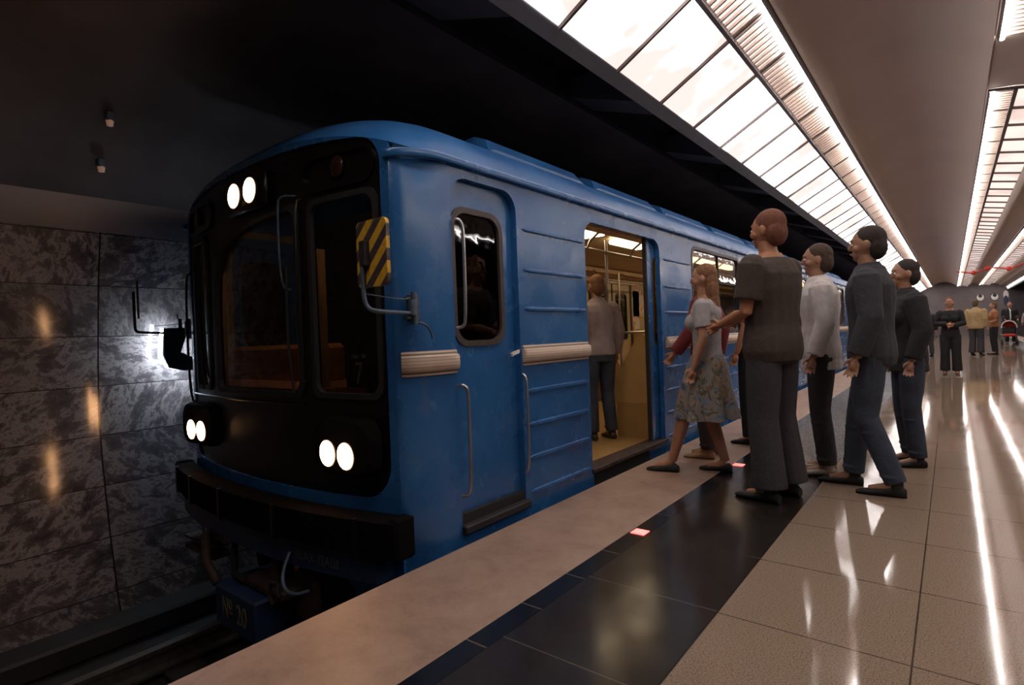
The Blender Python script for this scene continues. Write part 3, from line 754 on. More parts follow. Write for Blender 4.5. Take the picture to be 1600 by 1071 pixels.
# head lamps
YH = 1.70
def housing(xc, s):
    P = rr(xc - 0.27, 0.415, xc + 0.27, 0.735, 0.11, 6)
    rs = []
    for off, k in ((-0.03, 1.0), (0.02, 0.98), (0.048, 0.93), (0.055, 0.88)):
        rs.append([(xc + (x - xc) * k, Yf(TC + 0.75) - 0.0 - off, 0.575 + (z - 0.575) * k) for x, z in P])
    h = MB().rings(rs[::-1]).build('headlamp_housing', M['bumper'], car, True, 50)
    y = Yf(TC + 0.75) - 0.05
    rim = [(xc + (x - xc) * 0.98, Yf(TC + 0.75) - 0.06, 0.575 + (z - 0.575) * 0.98) for x, z in P]
    for dx in s:
        b = MB().tube([(dx, y + 0.01, 0.535), (dx, y - 0.012, 0.535)], [0.082, 0.078], 28).build('lamp_rim', M['matte'], h, True, 40)
        MB().disc((dx, y - 0.0125, 0.535), (0, -1, 0), 0.069, 0.072, 0.006, 28).build('lamp_lens', M['e_head'], h, True, 40)
housing(TC + 0.915, (TC + 0.815, TC + 0.983))
housing(TC - 0.915, (TC - 0.815, TC - 0.983))
y = 1.755
h = MB().box(TC - 0.26, TC + 0.26, y, 1.80, 2.02, 2.25, bev=0.03).build('headlamp_housing', M['black'], car, True, 50)
for dx in (-3.668, -3.458):
    MB().tube([(dx, y + 0.01, 2.137), (dx, y - 0.012, 2.137)], [0.088, 0.084], 28).build('lamp_rim', M['matte'], h, True, 40)
    MB().disc((dx, y - 0.0125, 2.137), (0, -1, 0), 0.073, 0.077, 0.006, 28).build('lamp_lens', M['e_head'], h, True, 40)
# bumper
def Yb(x): a = abs(x - TC) / TH; return 1.625 + 0.17 * a ** 2.2
rs = []
for i in range(25):
    x = TC - TH - 0.01 + (2 * TH + 0.02) * i / 24; a = abs(x - TC) / TH
    yb = Yb(x); zt, zb = 0.235, 0.035
    rs.append([(x, yb, zb), (x, yb - 0.02, zb + 0.01), (x, yb - 0.02, zt - 0.01), (x, yb, zt), (x, yb + 0.07 + 0.04, zt), (x, yb + 0.11, zb)])
b = MB().rings(rs).build('bumper', M['bumper'], car, True, 40)
for x in (-4.75, -4.3, -3.75, -3.1, -2.45):
    MB().box(x - 0.012, x + 0.012, Yb(x) - 0.035, Yb(x) - 0.015, 0.035, 0.235).build('bumper_strap', M['black'], b)
mb = MB().box(XR - 0.06, XR + 0.02, 1.78, 1.90, 0.03, 0.245, bev=0.012); mb.build('bumper_end', M['bumper'], b)
mb = MB().box(XL - 0.02, XL + 0.06, 1.78, 1.90, 0.03, 0.245, bev=0.012); mb.build('bumper_end', M['bumper'], b)
mb = MB(); rs = []
for i in range(13):
    x = TC - 1.2 + 2.4 * i / 12; yb = Yb(x) + 0.02
    rs.append([(x, yb, -0.115), (x, yb - 0.0, 0.03), (x, yb + 0.16, 0.03), (x, yb + 0.16, -0.115)])
beam = mb.rings(rs).build('buffer_beam', M['darkblue'], car, True, 40)
textmesh('stencilled_lettering', 'ШАХ-ДАШ', 0.07, M['mullion'], beam, (-2.78, Yb(-2.78) + 0.012, -0.045), (PI / 2, 0, math.radians(7)), 0.001)
rod([(-3.0, 1.66, -0.04), (-2.98, 1.60, -0.12), (-2.93, 1.57, -0.19), (-2.85, 1.58, -0.22), (-2.78, 1.64, -0.2)], 0.011, 'hose', M['bluegrey'], car)
# coupler
cp = MB().box(-3.72, -3.20, 1.54, 1.98, -0.60, -0.345, bev=0.015).build('coupler_head', M['darkblue'], car)
textmesh('coupler_number', '№ 20', 0.17, mat('dimmed_yellow_paint', (0.22, 0.17, 0.09), 0.7), cp, (-3.46, 1.537, -0.475), (PI / 2, 0, 0), 0.001, 0.8)  # number's yellow darkened to stand for the dim light down here
MB().box(-3.5, -3.05, 1.62, 2.2, -0.345, -0.28, bev=0.02).tube([(-3.3, 1.75, -0.3), (-3.3, 1.8, -0.12)], 0.07).box(-3.15, -2.9, 1.75, 2.3, -0.5, -0.2, bev=0.03).build('coupler_gear', M['rust'], cp, True, 40)
mb = MB().tube([(-4.2, 1.85, -0.1), (-4.02, 1.62, -0.13), (-3.85, 1.55, -0.25), (-3.72, 1.56, -0.36)], 0.028); mb.build('hose', M['rust'], car, True, 60)
mb = MB().tube([(-3.95, 1.8, -0.12), (-3.82, 1.72, -0.2), (-3.7, 1.66, -0.33), (-3.5, 1.62, -0.3)], 0.022); mb.build('hose', M['matte'], car, True, 60)
MB().tube([(-3.12, 1.6, -0.22), (-3.02, 1.58, -0.2), (-2.98, 1.58, -0.26), (-3.06, 1.58, -0.33), (-3.14, 1.6, -0.31), (-3.12, 1.6, -0.22)], 0.012).build('hose', M['rust'], car, True, 60)
MB().box(-4.8, -4.3, 1.78, 1.9, -0.42, -0.38).box(-4.8, -4.3, 1.78, 1.9, -0.34, -0.32).build('current_collector', M['rust'], car)
MB().box(XL + 0.25, XR - 0.25, 2.3, YEND - 0.2, -0.45, -0.14).box(-4.5, -2.65, 2.6, 4.6, -0.85, -0.45, bev=0.05).box(-4.5, -2.65, 14.6, 16.6, -0.85, -0.45, bev=0.05).build('underframe', M['dirt'], car)
for y in (2.55, 4.5, 15.0, 17.0):
    for x in (TC - 0.78, TC + 0.78):
        MB().tube([(x - 0.06, y, -0.505), (x + 0.06, y, -0.505)], 0.40, 32).build('wheel', M['rust'], car, True, 40)
# side ribs
def ribs(y0, y1, zs, sgn=1):
    for z in zs:
        x = TC + sgn * TH
        pr = [(0, -0.018), (0.011, -0.012), (0.014, 0), (0.011, 0.012), (0, 0.018)]
        rs = [[(x + sgn * (a * k + (0.0 if a else -0.004)), y, z + b * k) for a, b in pr] for y, k in ((y0, 0.25), (y0 + 0.03, 0.85), (y0 + 0.06, 1), (y1 - 0.06, 1), (y1 - 0.03, 0.85), (y1, 0.25))]
        MB().rings(rs).build('body_rib', M['blue'], car, True, 50)
ribs(2.94, 3.73, (1.86, 1.59, 1.33, 0.78, 0.555, 0.335, 0.105))
for a, b in ((5.24, 8.28), (9.84, 12.88), (14.44, 17.48)): ribs(a, b, (0.78, 0.555, 0.335, 0.105))
ribs(5.24, 5.97, (1.86, 1.59, 1.33))
# cream rubbing strips
def strip(y0, y1, wrap=False):
    rs = []; f, umax, us = path_side(1)
    pr = [(-0.01, 0.958), (0.012, 0.955), (0.017, 0.966), (0.019, 0.973), (0.04, 0.985), (0.044, 1.02), (0.04, 1.058), (0.019, 1.066), (0.017, 1.078), (0.012, 1.088), (-0.01, 1.088)]
    uu = [U(y1), U(y1) + 0.01, U(y0) - 0.01, U(y0)] if not wrap else [U(y1), U(y1) + 0.01] + us[0:7]
    for i, u in enumerate(uu):
        (x, y, z), (a, b, c) = f(u, 0); k = 0.75 if i in (0, len(uu) - 1) else 1.0
        rs.append([(x + a * p * k, y + b * p * k, 1.022 + (q - 1.022) * (0.97 if k < 1 else 1)) for p, q in pr])
    MB().rings(rs).build('rubbing_strip', M['ribbed'], car, True, 60)
strip(1.9, 2.275, True); strip(2.90, 3.73); strip(5.24, 8.28); strip(9.84, 12.88); strip(14.44, 17.48)
def ymap(x, sg=1):
    return lambda y, z: ((x, y, z), (sg, 0, 0))
# cab door
for sg in (1, -1):
    X = TC + sg * TH
    leaf = sheet(rr(2.27, 0.13, 2.90, 2.10, 0.12, 6, (0, 1, 1, 0)), [rr(2.335, 1.13, 2.75, 1.90, 0.10)], ymap(X - sg * 0.046, sg), 0.03, 0, None, 0.3, 0).build('cab_door', M['blue'], car, True, 30)
    sheet(rr(2.305, 1.10, 2.78, 1.93, 0.12), [rr(2.34, 1.135, 2.745, 1.895, 0.095)], ymap(X - sg * 0.035, sg), 0.03, 0, None, 0.3, 0).build('window_rubber', M['darkband'], leaf, True, 30)
    sheet(rr(2.33, 1.12, 2.76, 1.91, 0.1), [], ymap(X - sg * 0.055, sg), 0.004, 0, None, 0.3, 0).build('pane', M['glass'], leaf)
    # door sill
    mb = MB().box(*sorted((X - sg * 0.10, X - sg * 0.01)), 2.275, 2.89, 0.02, 0.13).box(*sorted((X - sg * 0.05, X + sg * 0.035)), 2.275, 2.90, 0.025, 0.075, bev=0.008); mb.build('door_step', M['matte'], car)
x = XR
rod([(x - 0.0, 2.292, 1.82), (x + 0.03, 2.30, 1.835), (x + 0.05, 2.318, 1.80), (x + 0.052, 2.322, 1.7), (x + 0.05, 2.318, 1.25), (x + 0.035, 2.31, 1.215), (x, 2.292, 1.21)], 0.0095, 'door_handrail', M['steel'], car)
rod([(x - 0.0, 2.285, 0.875), (x + 0.03, 2.29, 0.885), (x + 0.05, 2.312, 0.86), (x + 0.05, 2.315, 0.78), (x + 0.048, 2.312, 0.28), (x + 0.03, 2.298, 0.25), (x, 2.285, 0.245)], 0.0095, 'door_handrail', M['steel'], car)
rod([(x - 0.0, 2.895, 0.90), (x + 0.03, 2.893, 0.88), (x + 0.035, 2.89, 0.8), (x + 0.035, 2.89, 0.3), (x, 2.893, 0.25)], 0.009, 'door_handrail', M['steel'], car)
mb = MB()
random.seed(3)
for k in range(14): mb.tube([(x + 0.0, 2.87, 1.055), (x + 0.02, 2.83 + random.uniform(-.01, .01), 1.05 + random.uniform(-.012, .012)), (x + 0.02, 2.76 + random.uniform(-.02, .02), 1.035 + random.uniform(-.02, .015))], [0.004, 0.003, 0.001], 5)
mb.build('rag_tassel', M['white'], car)
# passenger doors
for sg in (1, -1):
    X = TC + sg * TH
    for i, d in enumerate(DOORS):
        is_open = (sg == 1)
        # frame lining (jambs, head) and sill
        for p0, p1 in ((d - 0.06, d - 0.001), (d + DW + 0.001, d + DW + 0.06)): MB().box(*sorted((X - sg * 0.10, X - sg * 0.082)), p0, p1, 0.06, 2.08).build('door_post', M['darkband'], car)
        s_ = MB().box(*sorted((X - sg * 0.14, X + sg * 0.022)), d - 0.01, d + DW + 0.03, 0.055, 0.092, bev=0.006); s_.build('door_sill', M['rust'], car)
        MB().box(*sorted((X - sg * 0.03, X + sg * 0.008)), d + 0.02, d + DW * 0.72, -0.05, 0.05).build('sill_gap_shade', M['pocket'], car)  # black strip painted in as the shade of the gap below the sill
        half = DW / 2
        for k in (0, 1):
            a = d + k * half; b = a + half
            if is_open and i == 0:
                sh = half - 0.20 if k == 1 else -half + 0.02
                a += sh; b += sh
            elif is_open:
                sh = half - 0.1 if k == 1 else -half + 0.1
                a += sh; b += sh
            a += 0.004; b -= 0.004
            lf = sheet([(a, 0.1), (b, 0.1), (b, 2.04), (a, 2.04)], [rr(a + 0.13, 1.02, b - 0.13, 1.86, 0.07)], ymap(X - sg * 0.05 if not is_open else X - sg * 0.052, sg), 0.028, 0, None, 0.5, 1).build('passenger_door', [M['blue'], M['doortan']], car, True, 30)
            sheet(rr(a + 0.115, 1.005, b - 0.115, 1.875, 0.085), [rr(a + 0.14, 1.03, b - 0.14, 1.85, 0.06)], ymap(X - sg * 0.046 if not is_open else X - sg * 0.05, sg), 0.036, 0, None, 0.5, 0).build('window_rubber', M['darkband'], lf, True, 30)
            sheet(rr(a + 0.125, 1.015, b - 0.125, 1.865, 0.07), [], ymap(X - sg * 0.062, sg), 0.004, 0, None, 0.5, 0).build('pane', M['clear'], lf)
            e = a if k else b
            MB().box(*sorted((X - sg * 0.085, X - sg * 0.048)), e - 0.012, e + 0.012, 0.1, 2.04).build('rubber_edge', M['matte'], lf)
    for a, b in WINS:
        w_ = sheet(rr(a - 0.015, 1.105, b + 0.015, 2.075, 0.12), [rr(a + 0.02, 1.14, b - 0.02, 2.04, 0.10)], ymap(X + sg * 0.004, sg), 0.05, 0, None, 0.4, 0).build('side_window', M['darkband'], car, True, 30)
        MB().box(*sorted((X - sg * 0.035, X - sg * 0.005)), a + 0.01, b - 0.01, 1.70, 1.73).box(*sorted((X - sg * 0.035, X - sg * 0.005)), (a + b) / 2 + 0.02, (a + b) / 2 + 0.045, 1.73, 2.05).build('transom', M['matte'], w_)
        sheet(rr(a + 0.01, 1.13, b - 0.01, 2.05, 0.1), [], ymap(X - sg * 0.02, sg), 0.004, 0, None, 0.5, 0).build('pane', M['clear'], w_)
# wing mirrors
def mirror(sg):
    X = TC + sg * TH
    mr = MB().box(*sorted((X - sg * 0.01, X + sg * 0.02)), 1.93, 2.0, 1.245, 1.39, bev=0.004).build('wing_mirror', M['bluegrey'], car)
    MB().tube([(X + sg * 0.035, 1.945, 1.23), (X + sg * 0.035, 1.945, 1.40)], 0.016).box(*sorted((X + sg * 0.0, X + sg * 0.03)), 1.90, 1.99, 1.36, 1.375).box(*sorted((X + sg * 0.0, X + sg * 0.03)), 1.90, 1.99, 1.26, 1.275).tube([(X + sg * 0.03, 1.93, 1.28), (X + sg * 0.03, 1.93, 1.36)], 0.026).build('hinge', M['bluegrey'], mr, True, 40)
    if sg == 1:
        rod([(X + 0.03, 1.97, 1.24), (X + 0.05, 2.0, 1.235), (X + 0.06, 2.03, 1.20), (X + 0.06, 2.045, 1.155)], 0.006, 'lever', M['bluegrey'], mr)
        rod([(X + 0.03, 1.93, 1.29), (-2.08, 1.64, 1.288), (-2.12, 1.61, 1.30), (-2.14, 1.60, 1.34), (-2.145, 1.60, 1.43), (-2.145, 1.60, 1.60)], 0.0105, 'arm', M['bluegrey'], mr, 10)
        rod([(X + 0.03, 1.93, 1.37), (-2.05, 1.75, 1.345), (-2.145, 1.605, 1.375)], 0.003, 'stay_wire', M['bluegrey'], mr, 6)
        p = sheet(rr(-2.205, 1.405, -1.985, 1.715, 0.03), [], lambda x, z: ((x, 1.617, z), (0, -1, 0)), 0.02, 0, None, 0.2, 0).build('hazard_panel', M['hazard'], mr, True, 30)
        MB().box(-2.155, -2.105, 1.588, 1.618, 1.50, 1.62, bev=0.006).build('clamp', M['matte'], mr)
    else:
        rod([(X - 0.03, 1.93, 1.275), (-5.02, 1.62, 1.29), (-5.09, 1.60, 1.30), (-5.11, 1.60, 1.34), (-5.11, 1.60, 1.62)], 0.0105, 'arm', M['matte'], mr, 10)
        rod([(X - 0.03, 1.93, 1.36), (-5.0, 1.7, 1.34)], 0.003, 'stay_wire', M['matte'], mr, 6)
        c = Vector((-5.085, 1.62, 1.55)); d = Vector((0.92, -0.28, 0)).normalized() if False else Vector((-0.94, 0.30, 0)).normalized()
        vs = []
        nrm = Vector((-d.y, d.x, 0))
        for a in (-0.1, 0.1):
            for z in (-0.15, 0.15):
                for t_ in (-0.008, 0.008): vs.append(c + d * a + nrm * t_ + Vector((0, 0, z)))
        MB().add(vs, [(0, 1, 3, 2), (4, 6, 7, 5), (0, 4, 5, 1), (2, 3, 7, 6), (0, 2, 6, 4), (1, 5, 7, 3)]).build('hazard_panel', M['matte'], mr)
mirror(1); mirror(-1)
# cab interior
MB().box(XL + 0.06, XR - 0.06, 2.95, 2.99, 0.05, 2.25).build('cab_bulkhead', M['dirt'], car)
MB().box(XL + 0.14, XR - 0.14, 2.0, 2.95, 0.0, 0.05).build('cab_floor', M['dirt'], car)
MB().box(-4.62, -3.12, 1.93, 2.35, 0.05, 0.90, bev=0.04).box(-4.40, -3.22, 2.02, 2.25, 0.88, 1.15, bev=0.03).build('cab_desk', M['desk'], car)
for p0, p1 in ((-4.60, -4.48), (-3.20, -3.13)): MB().box(p0, p1, 2.0, 2.05, 0.85, 1.75).build('cab_pillar', M['ochre'], car)
MB().box(-3.9, -2.55, 1.92, 1.95, 2.11, 2.14, bev=0.01).build('cab_fill_light', emis('cab_fill_glow', (1.0, 0.74, 0.52), 26.0), car)  # added emitter hidden above the windscreen, brightens desk and route card
cr = MB().box(-2.975, -2.755, 2.085, 2.09, 0.87, 1.09).build('route_card', M['dirt'], car)
MB().box(-2.98, -2.965, 2.07, 2.09, 0.87, 1.03).box(-2.765, -2.75, 2.07, 2.09, 0.87, 1.03).build('card_frame', M['rust'], cr)
textmesh('route_numeral', '7', 0.20, mat('route_yellow', (0.9, 0.75, 0.4), 0.6), cr, (-2.865, 2.08, 0.95), (PI / 2, 0, 0), 0.0015, 0.8)
textmesh('card_lettering', '1961  94', 0.042, M['white'], cr, (-2.865, 2.08, 1.06), (PI / 2, 0, 0), 0.001, 1.0)
# saloon interior
MB().box(XL + 0.05, XR - 0.05, 2.99, YEND - 0.06, 0.0, 0.06).build('saloon_floor', M['lino'], car)
def cp_(x, y):
    return (x, y, 2.10 + 0.16 * (1 - (abs(x - TC) / 1.3) ** 4))
MB().grid(lambda x, y: cp_(x, y), [TC - 1.29 + 2.58 * i / 16 for i in range(17)], [2.99, YEND - 0.06]).build('saloon_ceiling', M['cream'], car, True, 60)
for sg in (1, -1):
    mb = MB()
    MB().box(*sorted((TC + sg * 0.86, TC + sg * 1.0)), 3.05, YEND - 0.1, 2.135, 2.2).build('vent_grille', M['ochre'], car)
    for y in [3.35 + 1.25 * k for k in range(13 if sg == 1 else 0)]:
        MB().box(*sorted((TC + sg * 0.42, TC + sg * 0.68)), y, y + 0.72, 2.19, 2.243, bev=0.015).build('ceiling_lamp', M['e_car'], car)
    # grab rail with curved brackets
    gr = MB().tube([(TC + sg * 0.72, 3.1, 2.0), (TC + sg * 0.72, YEND - 0.2, 2.0)], 0.016, 10).build('grab_rail', M['steel'], car, True)
    for y in [3.9 + 0.95 * k for k in range(16)]:
        MB().tube([(TC + sg * 0.72, y, 2.0), (TC + sg * 0.76, y, 2.08), (TC + sg * 0.85, y, 2.14), (TC + sg * 0.98, y, 2.17)], 0.014, 8).build('bracket', M['steel'], gr, True)
    for a, b in ((5.24, 8.27), (9.84, 12.87), (14.44, 17.47)):
        X = TC + sg * (TH - 0.06)
        st = MB().box(*sorted((X, X - sg * 0.46)), a + 0.03, b - 0.03, 0.40, 0.50, bev=0.03).build('bench', M['seat'], car, True)
        MB().box(*sorted((X, X - sg * 0.08)), a + 0.03, b - 0.03, 0.52, 0.98, bev=0.03).build('backrest', M['seat'], st, True)
        MB().box(*sorted((X, X - sg * 0.40)), a + 0.05, b - 0.05, 0.061, 0.40).build('heater_box', M['seat'], st)
        for y in (a, b):
            P = [(TC + sg * (TH - 0.055), 0.42), (TC + sg * (TH - 0.62), 0.42), (TC + sg * (TH - 0.60), 0.62), (TC + sg * (TH - 0.30), 1.10), (TC + sg * (TH - 0.055), 1.14)]
            MB().rings([[(p, y - 0.012, q) for p, q in P], [(p, y + 0.012, q) for p, q in P]]).build('seat_end_panel', M['ochre'], car)
            MB().box(*sorted((TC + sg * (TH - 0.055), TC + sg * (TH - 0.56))), y - 0.01, y + 0.01, 0.061, 0.42).build('seat_end_base', M['lino'], car)
            MB().tube([(TC + sg * (TH - 0.06), y, 1.145), (TC + sg * (TH - 0.63), y, 1.145)], 0.013).tube([(TC + sg * (TH - 0.63), y, 0.06), (TC + sg * (TH - 0.63), y, 2.13)], 0.017).build('grab_pole', M['steel'], car, True)
        for y in (a + 0.1, ):
            MB().box(*sorted((TC + sg * (TH - 0.052), TC + sg * (TH - 0.058))), y, y + 0.6, 1.45, 1.95).build('advert', M['advert'], car)
    for d in DOORS:
        MB().box(*sorted((TC + sg * (TH - 0.105), TC + sg * (TH - 0.13))), d - 0.3, d + DW + 0.3, 2.04, 2.125).build('advert', M['advert'], car)
        if sg == -1:
            for p0, p1 in ((d + DW + 0.1, d + DW + 0.45), (d - 0.45, d - 0.1)): MB().box(TC - TH + 0.052, TC - TH + 0.058, p0, p1, 1.2, 1.98).build('advert', M['advert'], car)
MB().box(XL + 0.06, XR - 0.06, YEND - 0.1, YEND - 0.06, 0.05, 2.25).build('end_wall', M['ochre'], car)
# second car behind, plain coupled body
c2 = thing('subway_car', 'blue following train car coupled behind the open-doored front car', 'train', (TC, 20.7, -1.0))
mb = MB(); ring = []
pr = [(-TH, -0.14), (-TH, 2.165)] + [(TH * q, Zroof(TC + TH * q)) for q in nx[1:-1]] + [(TH, 2.165), (TH, -0.14)]
mb.rings([[(TC + a, y, z) for a, z in pr] for y in (20.75, 40.0)]); mb.build('body', M['blue'], c2, True, 30)
for d in (22.5, 27.1, 31.7, 36.3):
    MB().box(XR - 0.02, XR + 0.006, d, d + DW, 0.09, 2.03).build('passenger_door', M['blue'], c2)
    w_ = MB().box(XR, XR + 0.012, d + DW + 0.8, d + DW + 2.5, 1.12, 2.05, bev=0.003).build('side_window', M['matte'], c2)
MB().box(XL + 0.3, XR - 0.3, 20.9, 39.8, -0.6, -0.14).build('underframe', M['dirt'], c2)
for y in (22.5, 24.5, 35.5, 37.5):
    for x in (TC - 0.78, TC + 0.78):
        MB().tube([(x - 0.06, y, -0.505), (x + 0.06, y, -0.505)], 0.40, 24).build('wheel', M['rust'], c2, True, 40)

# ------------------------------------------------------------------ people
def remeshed(name, mb, vox, m, parent, smooth_it=3, cut=None):
    me = bpy.data.meshes.new(name); me.from_pydata(mb.v, [], mb.f)
    bm = bmesh.new(); bm.from_mesh(me); bmesh.ops.recalc_face_normals(bm, faces=bm.faces); bm.to_mesh(me); bm.free()
    o = bpy.data.objects.new('tmp', me); COL.objects.link(o)
    r = o.modifiers.new('r', 'REMESH'); r.mode = 'VOXEL'; r.voxel_size = vox; r.use_smooth_shade = True
    sm = o.modifiers.new('s', 'SMOOTH'); sm.iterations = smooth_it; sm.factor = 0.5
    dg = bpy.context.evaluated_depsgraph_get(); me2 = bpy.data.meshes.new_from_object(o.evaluated_get(dg))
    bpy.data.objects.remove(o); me2.name = name; me2.materials.clear()
    for x in (m if isinstance(m, (list, tuple)) else [m]): me2.materials.append(x)
    if cut:
        bm = bmesh.new(); bm.from_mesh(me2); bmesh.ops.delete(bm, geom=[v for v in bm.verts if cut(v.co)], context='VERTS'); bm.to_mesh(me2); bm.free()
    me2.polygons.foreach_set('use_smooth', [True] * len(me2.polygons))
    ob = bpy.data.objects.new(name, me2); COL.objects.link(ob); ob.parent = parent; return ob
def V(*a): return Vector(a)
def loft(mb, rows, n=18):
    """rows: (x,y,z,rx,ry)"""
    mb.rings([[(x + rx * math.cos(2 * PI * k / n), y + ry * math.sin(2 * PI * k / n), z) for k in range(n)] for x, y, z, rx, ry in rows])
def hand(mb, wrist, d, side, curl=0.5, S=1.0):
    d = Vector(d).normalized(); side = Vector(side); side = (side - d * side.dot(d)).normalized(); nrm = d.cross(side).normalized()
    w = Vector(wrist)
    def P(a, b, c): return w + d * a * S + side * b * S + nrm * c * S
    mb.tube([P(-0.01, 0, 0), P(0.02, 0, 0), P(0.05, 0.001, 0), P(0.085, 0, 0)], [0.024 * S, 0.030 * S, 0.040 * S, 0.036 * S], 12, sy=0.45)
    mb.ell(P(0.05, 0, 0), (0.036 * S, 0.036 * S, 0.018 * S), 12, 8, rot=Matrix((d, side, nrm)).transposed())
    for i, (b, L) in enumerate(((0.028, 0.070), (0.0095, 0.078), (-0.0095, 0.073), (-0.027, 0.058))):
        c = curl * (1 + 0.12 * i); p = P(0.078, b, 0); pts = [P(0.06, b * 0.9, 0), p]; ang = 0
        for sg, fr in ((0.42, 0.5), (0.32, 1.0), (0.26, 1.3)):
            ang += c * fr; p = p + (d * math.cos(ang) + nrm * -math.sin(ang)) * L * sg * S + side * b * 0.12; pts.append(p)
        mb.tube(pts, [0.0095 * S, 0.0098 * S, 0.0092 * S, 0.0085 * S, 0.007 * S], 8)
    p = P(0.018, 0.024, 0.0); q = P(0.045, 0.052, -0.012); r = P(0.075, 0.056, -0.022)
    mb.tube([P(0.01, 0.012, 0), p, q, r], [0.014 * S, 0.0135 * S, 0.011 * S, 0.008 * S], 8)
SKIN = {}
def skin(c):
    if c not in SKIN:
        t = NT('skin'); f = t.noise(t.obj(), 14, 4)
        t.l(t.ramp(f, [(0.3, tuple(x * 0.85 for x in c)), (0.7, tuple(min(1, x * 1.12) for x in c))]), t.b.inputs['Base Color'])
        t.b.inputs['Roughness'].default_value = 0.5; t.b.inputs['Subsurface Weight'].default_value = 0.0; SKIN[c] = t.m
    return SKIN[c]
CL = {}
def cloth(name, c, var=0.15, sc=14, pattern=None):
    if name in CL: return CL[name]
    t = NT(name); o = t.obj(); f = t.noise(o, sc, 5, 0.6)
    if pattern: base = t.ramp(t.noise(o, pattern[0], 3, 0.5, 1.5), pattern[1])
    else: base = t.ramp(f, [(0.3, tuple(x * (1 - var) for x in c)), (0.7, tuple(min(1, x * (1 + var)) for x in c))])
    t.l(base, t.b.inputs['Base Color']); t.b.inputs['Roughness'].default_value = 0.85
    t.bump(t.noise(o, 9, 4, 0.6, 1.2), 0.5, 0.02)
    CL[name] = t.m; return t.m
LEGS = {'stand': (((0.10, 0.02, 0.50), (0.11, -0.03, 0.085)), ((-0.10, 0.02, 0.50), (-0.11, -0.02, 0.085))),
        'walk': (((0.09, 0.17, 0.52), (0.09, 0.24, 0.095)), ((-0.09, 0.0, 0.49), (-0.09, -0.22, 0.10))),
        'walk2': (((0.09, 0.02, 0.50), (0.09, -0.10, 0.09)), ((-0.09, 0.17, 0.53), (-0.09, 0.30, 0.095)))}
ARMS = {'down': (((0.24, -0.03, 1.15), (0.25, 0.05, 0.90)), ((-0.24, -0.03, 1.15), (-0.25, 0.05, 0.90))),
        'swing': (((0.23, -0.10, 1.16), (0.24, -0.05, 0.90)), ((-0.23, 0.06, 1.16), (-0.23, 0.22, 0.96))),
        'fold': (((0.24, 0.04, 1.16), (0.03, 0.20, 1.14)), ((-0.24, 0.04, 1.16), (-0.04, 0.19, 1.10))),
        'front': (((0.23, 0.03, 1.14), (0.12, 0.27, 1.10)), ((-0.23, 0.03, 1.14), (-0.10, 0.29, 1.07))),
        'hold': (((0.23, 0.0, 1.14), (0.20, 0.30, 1.02)), ((-0.23, 0.0, 1.14), (-0.20, 0.30, 1.02)))}
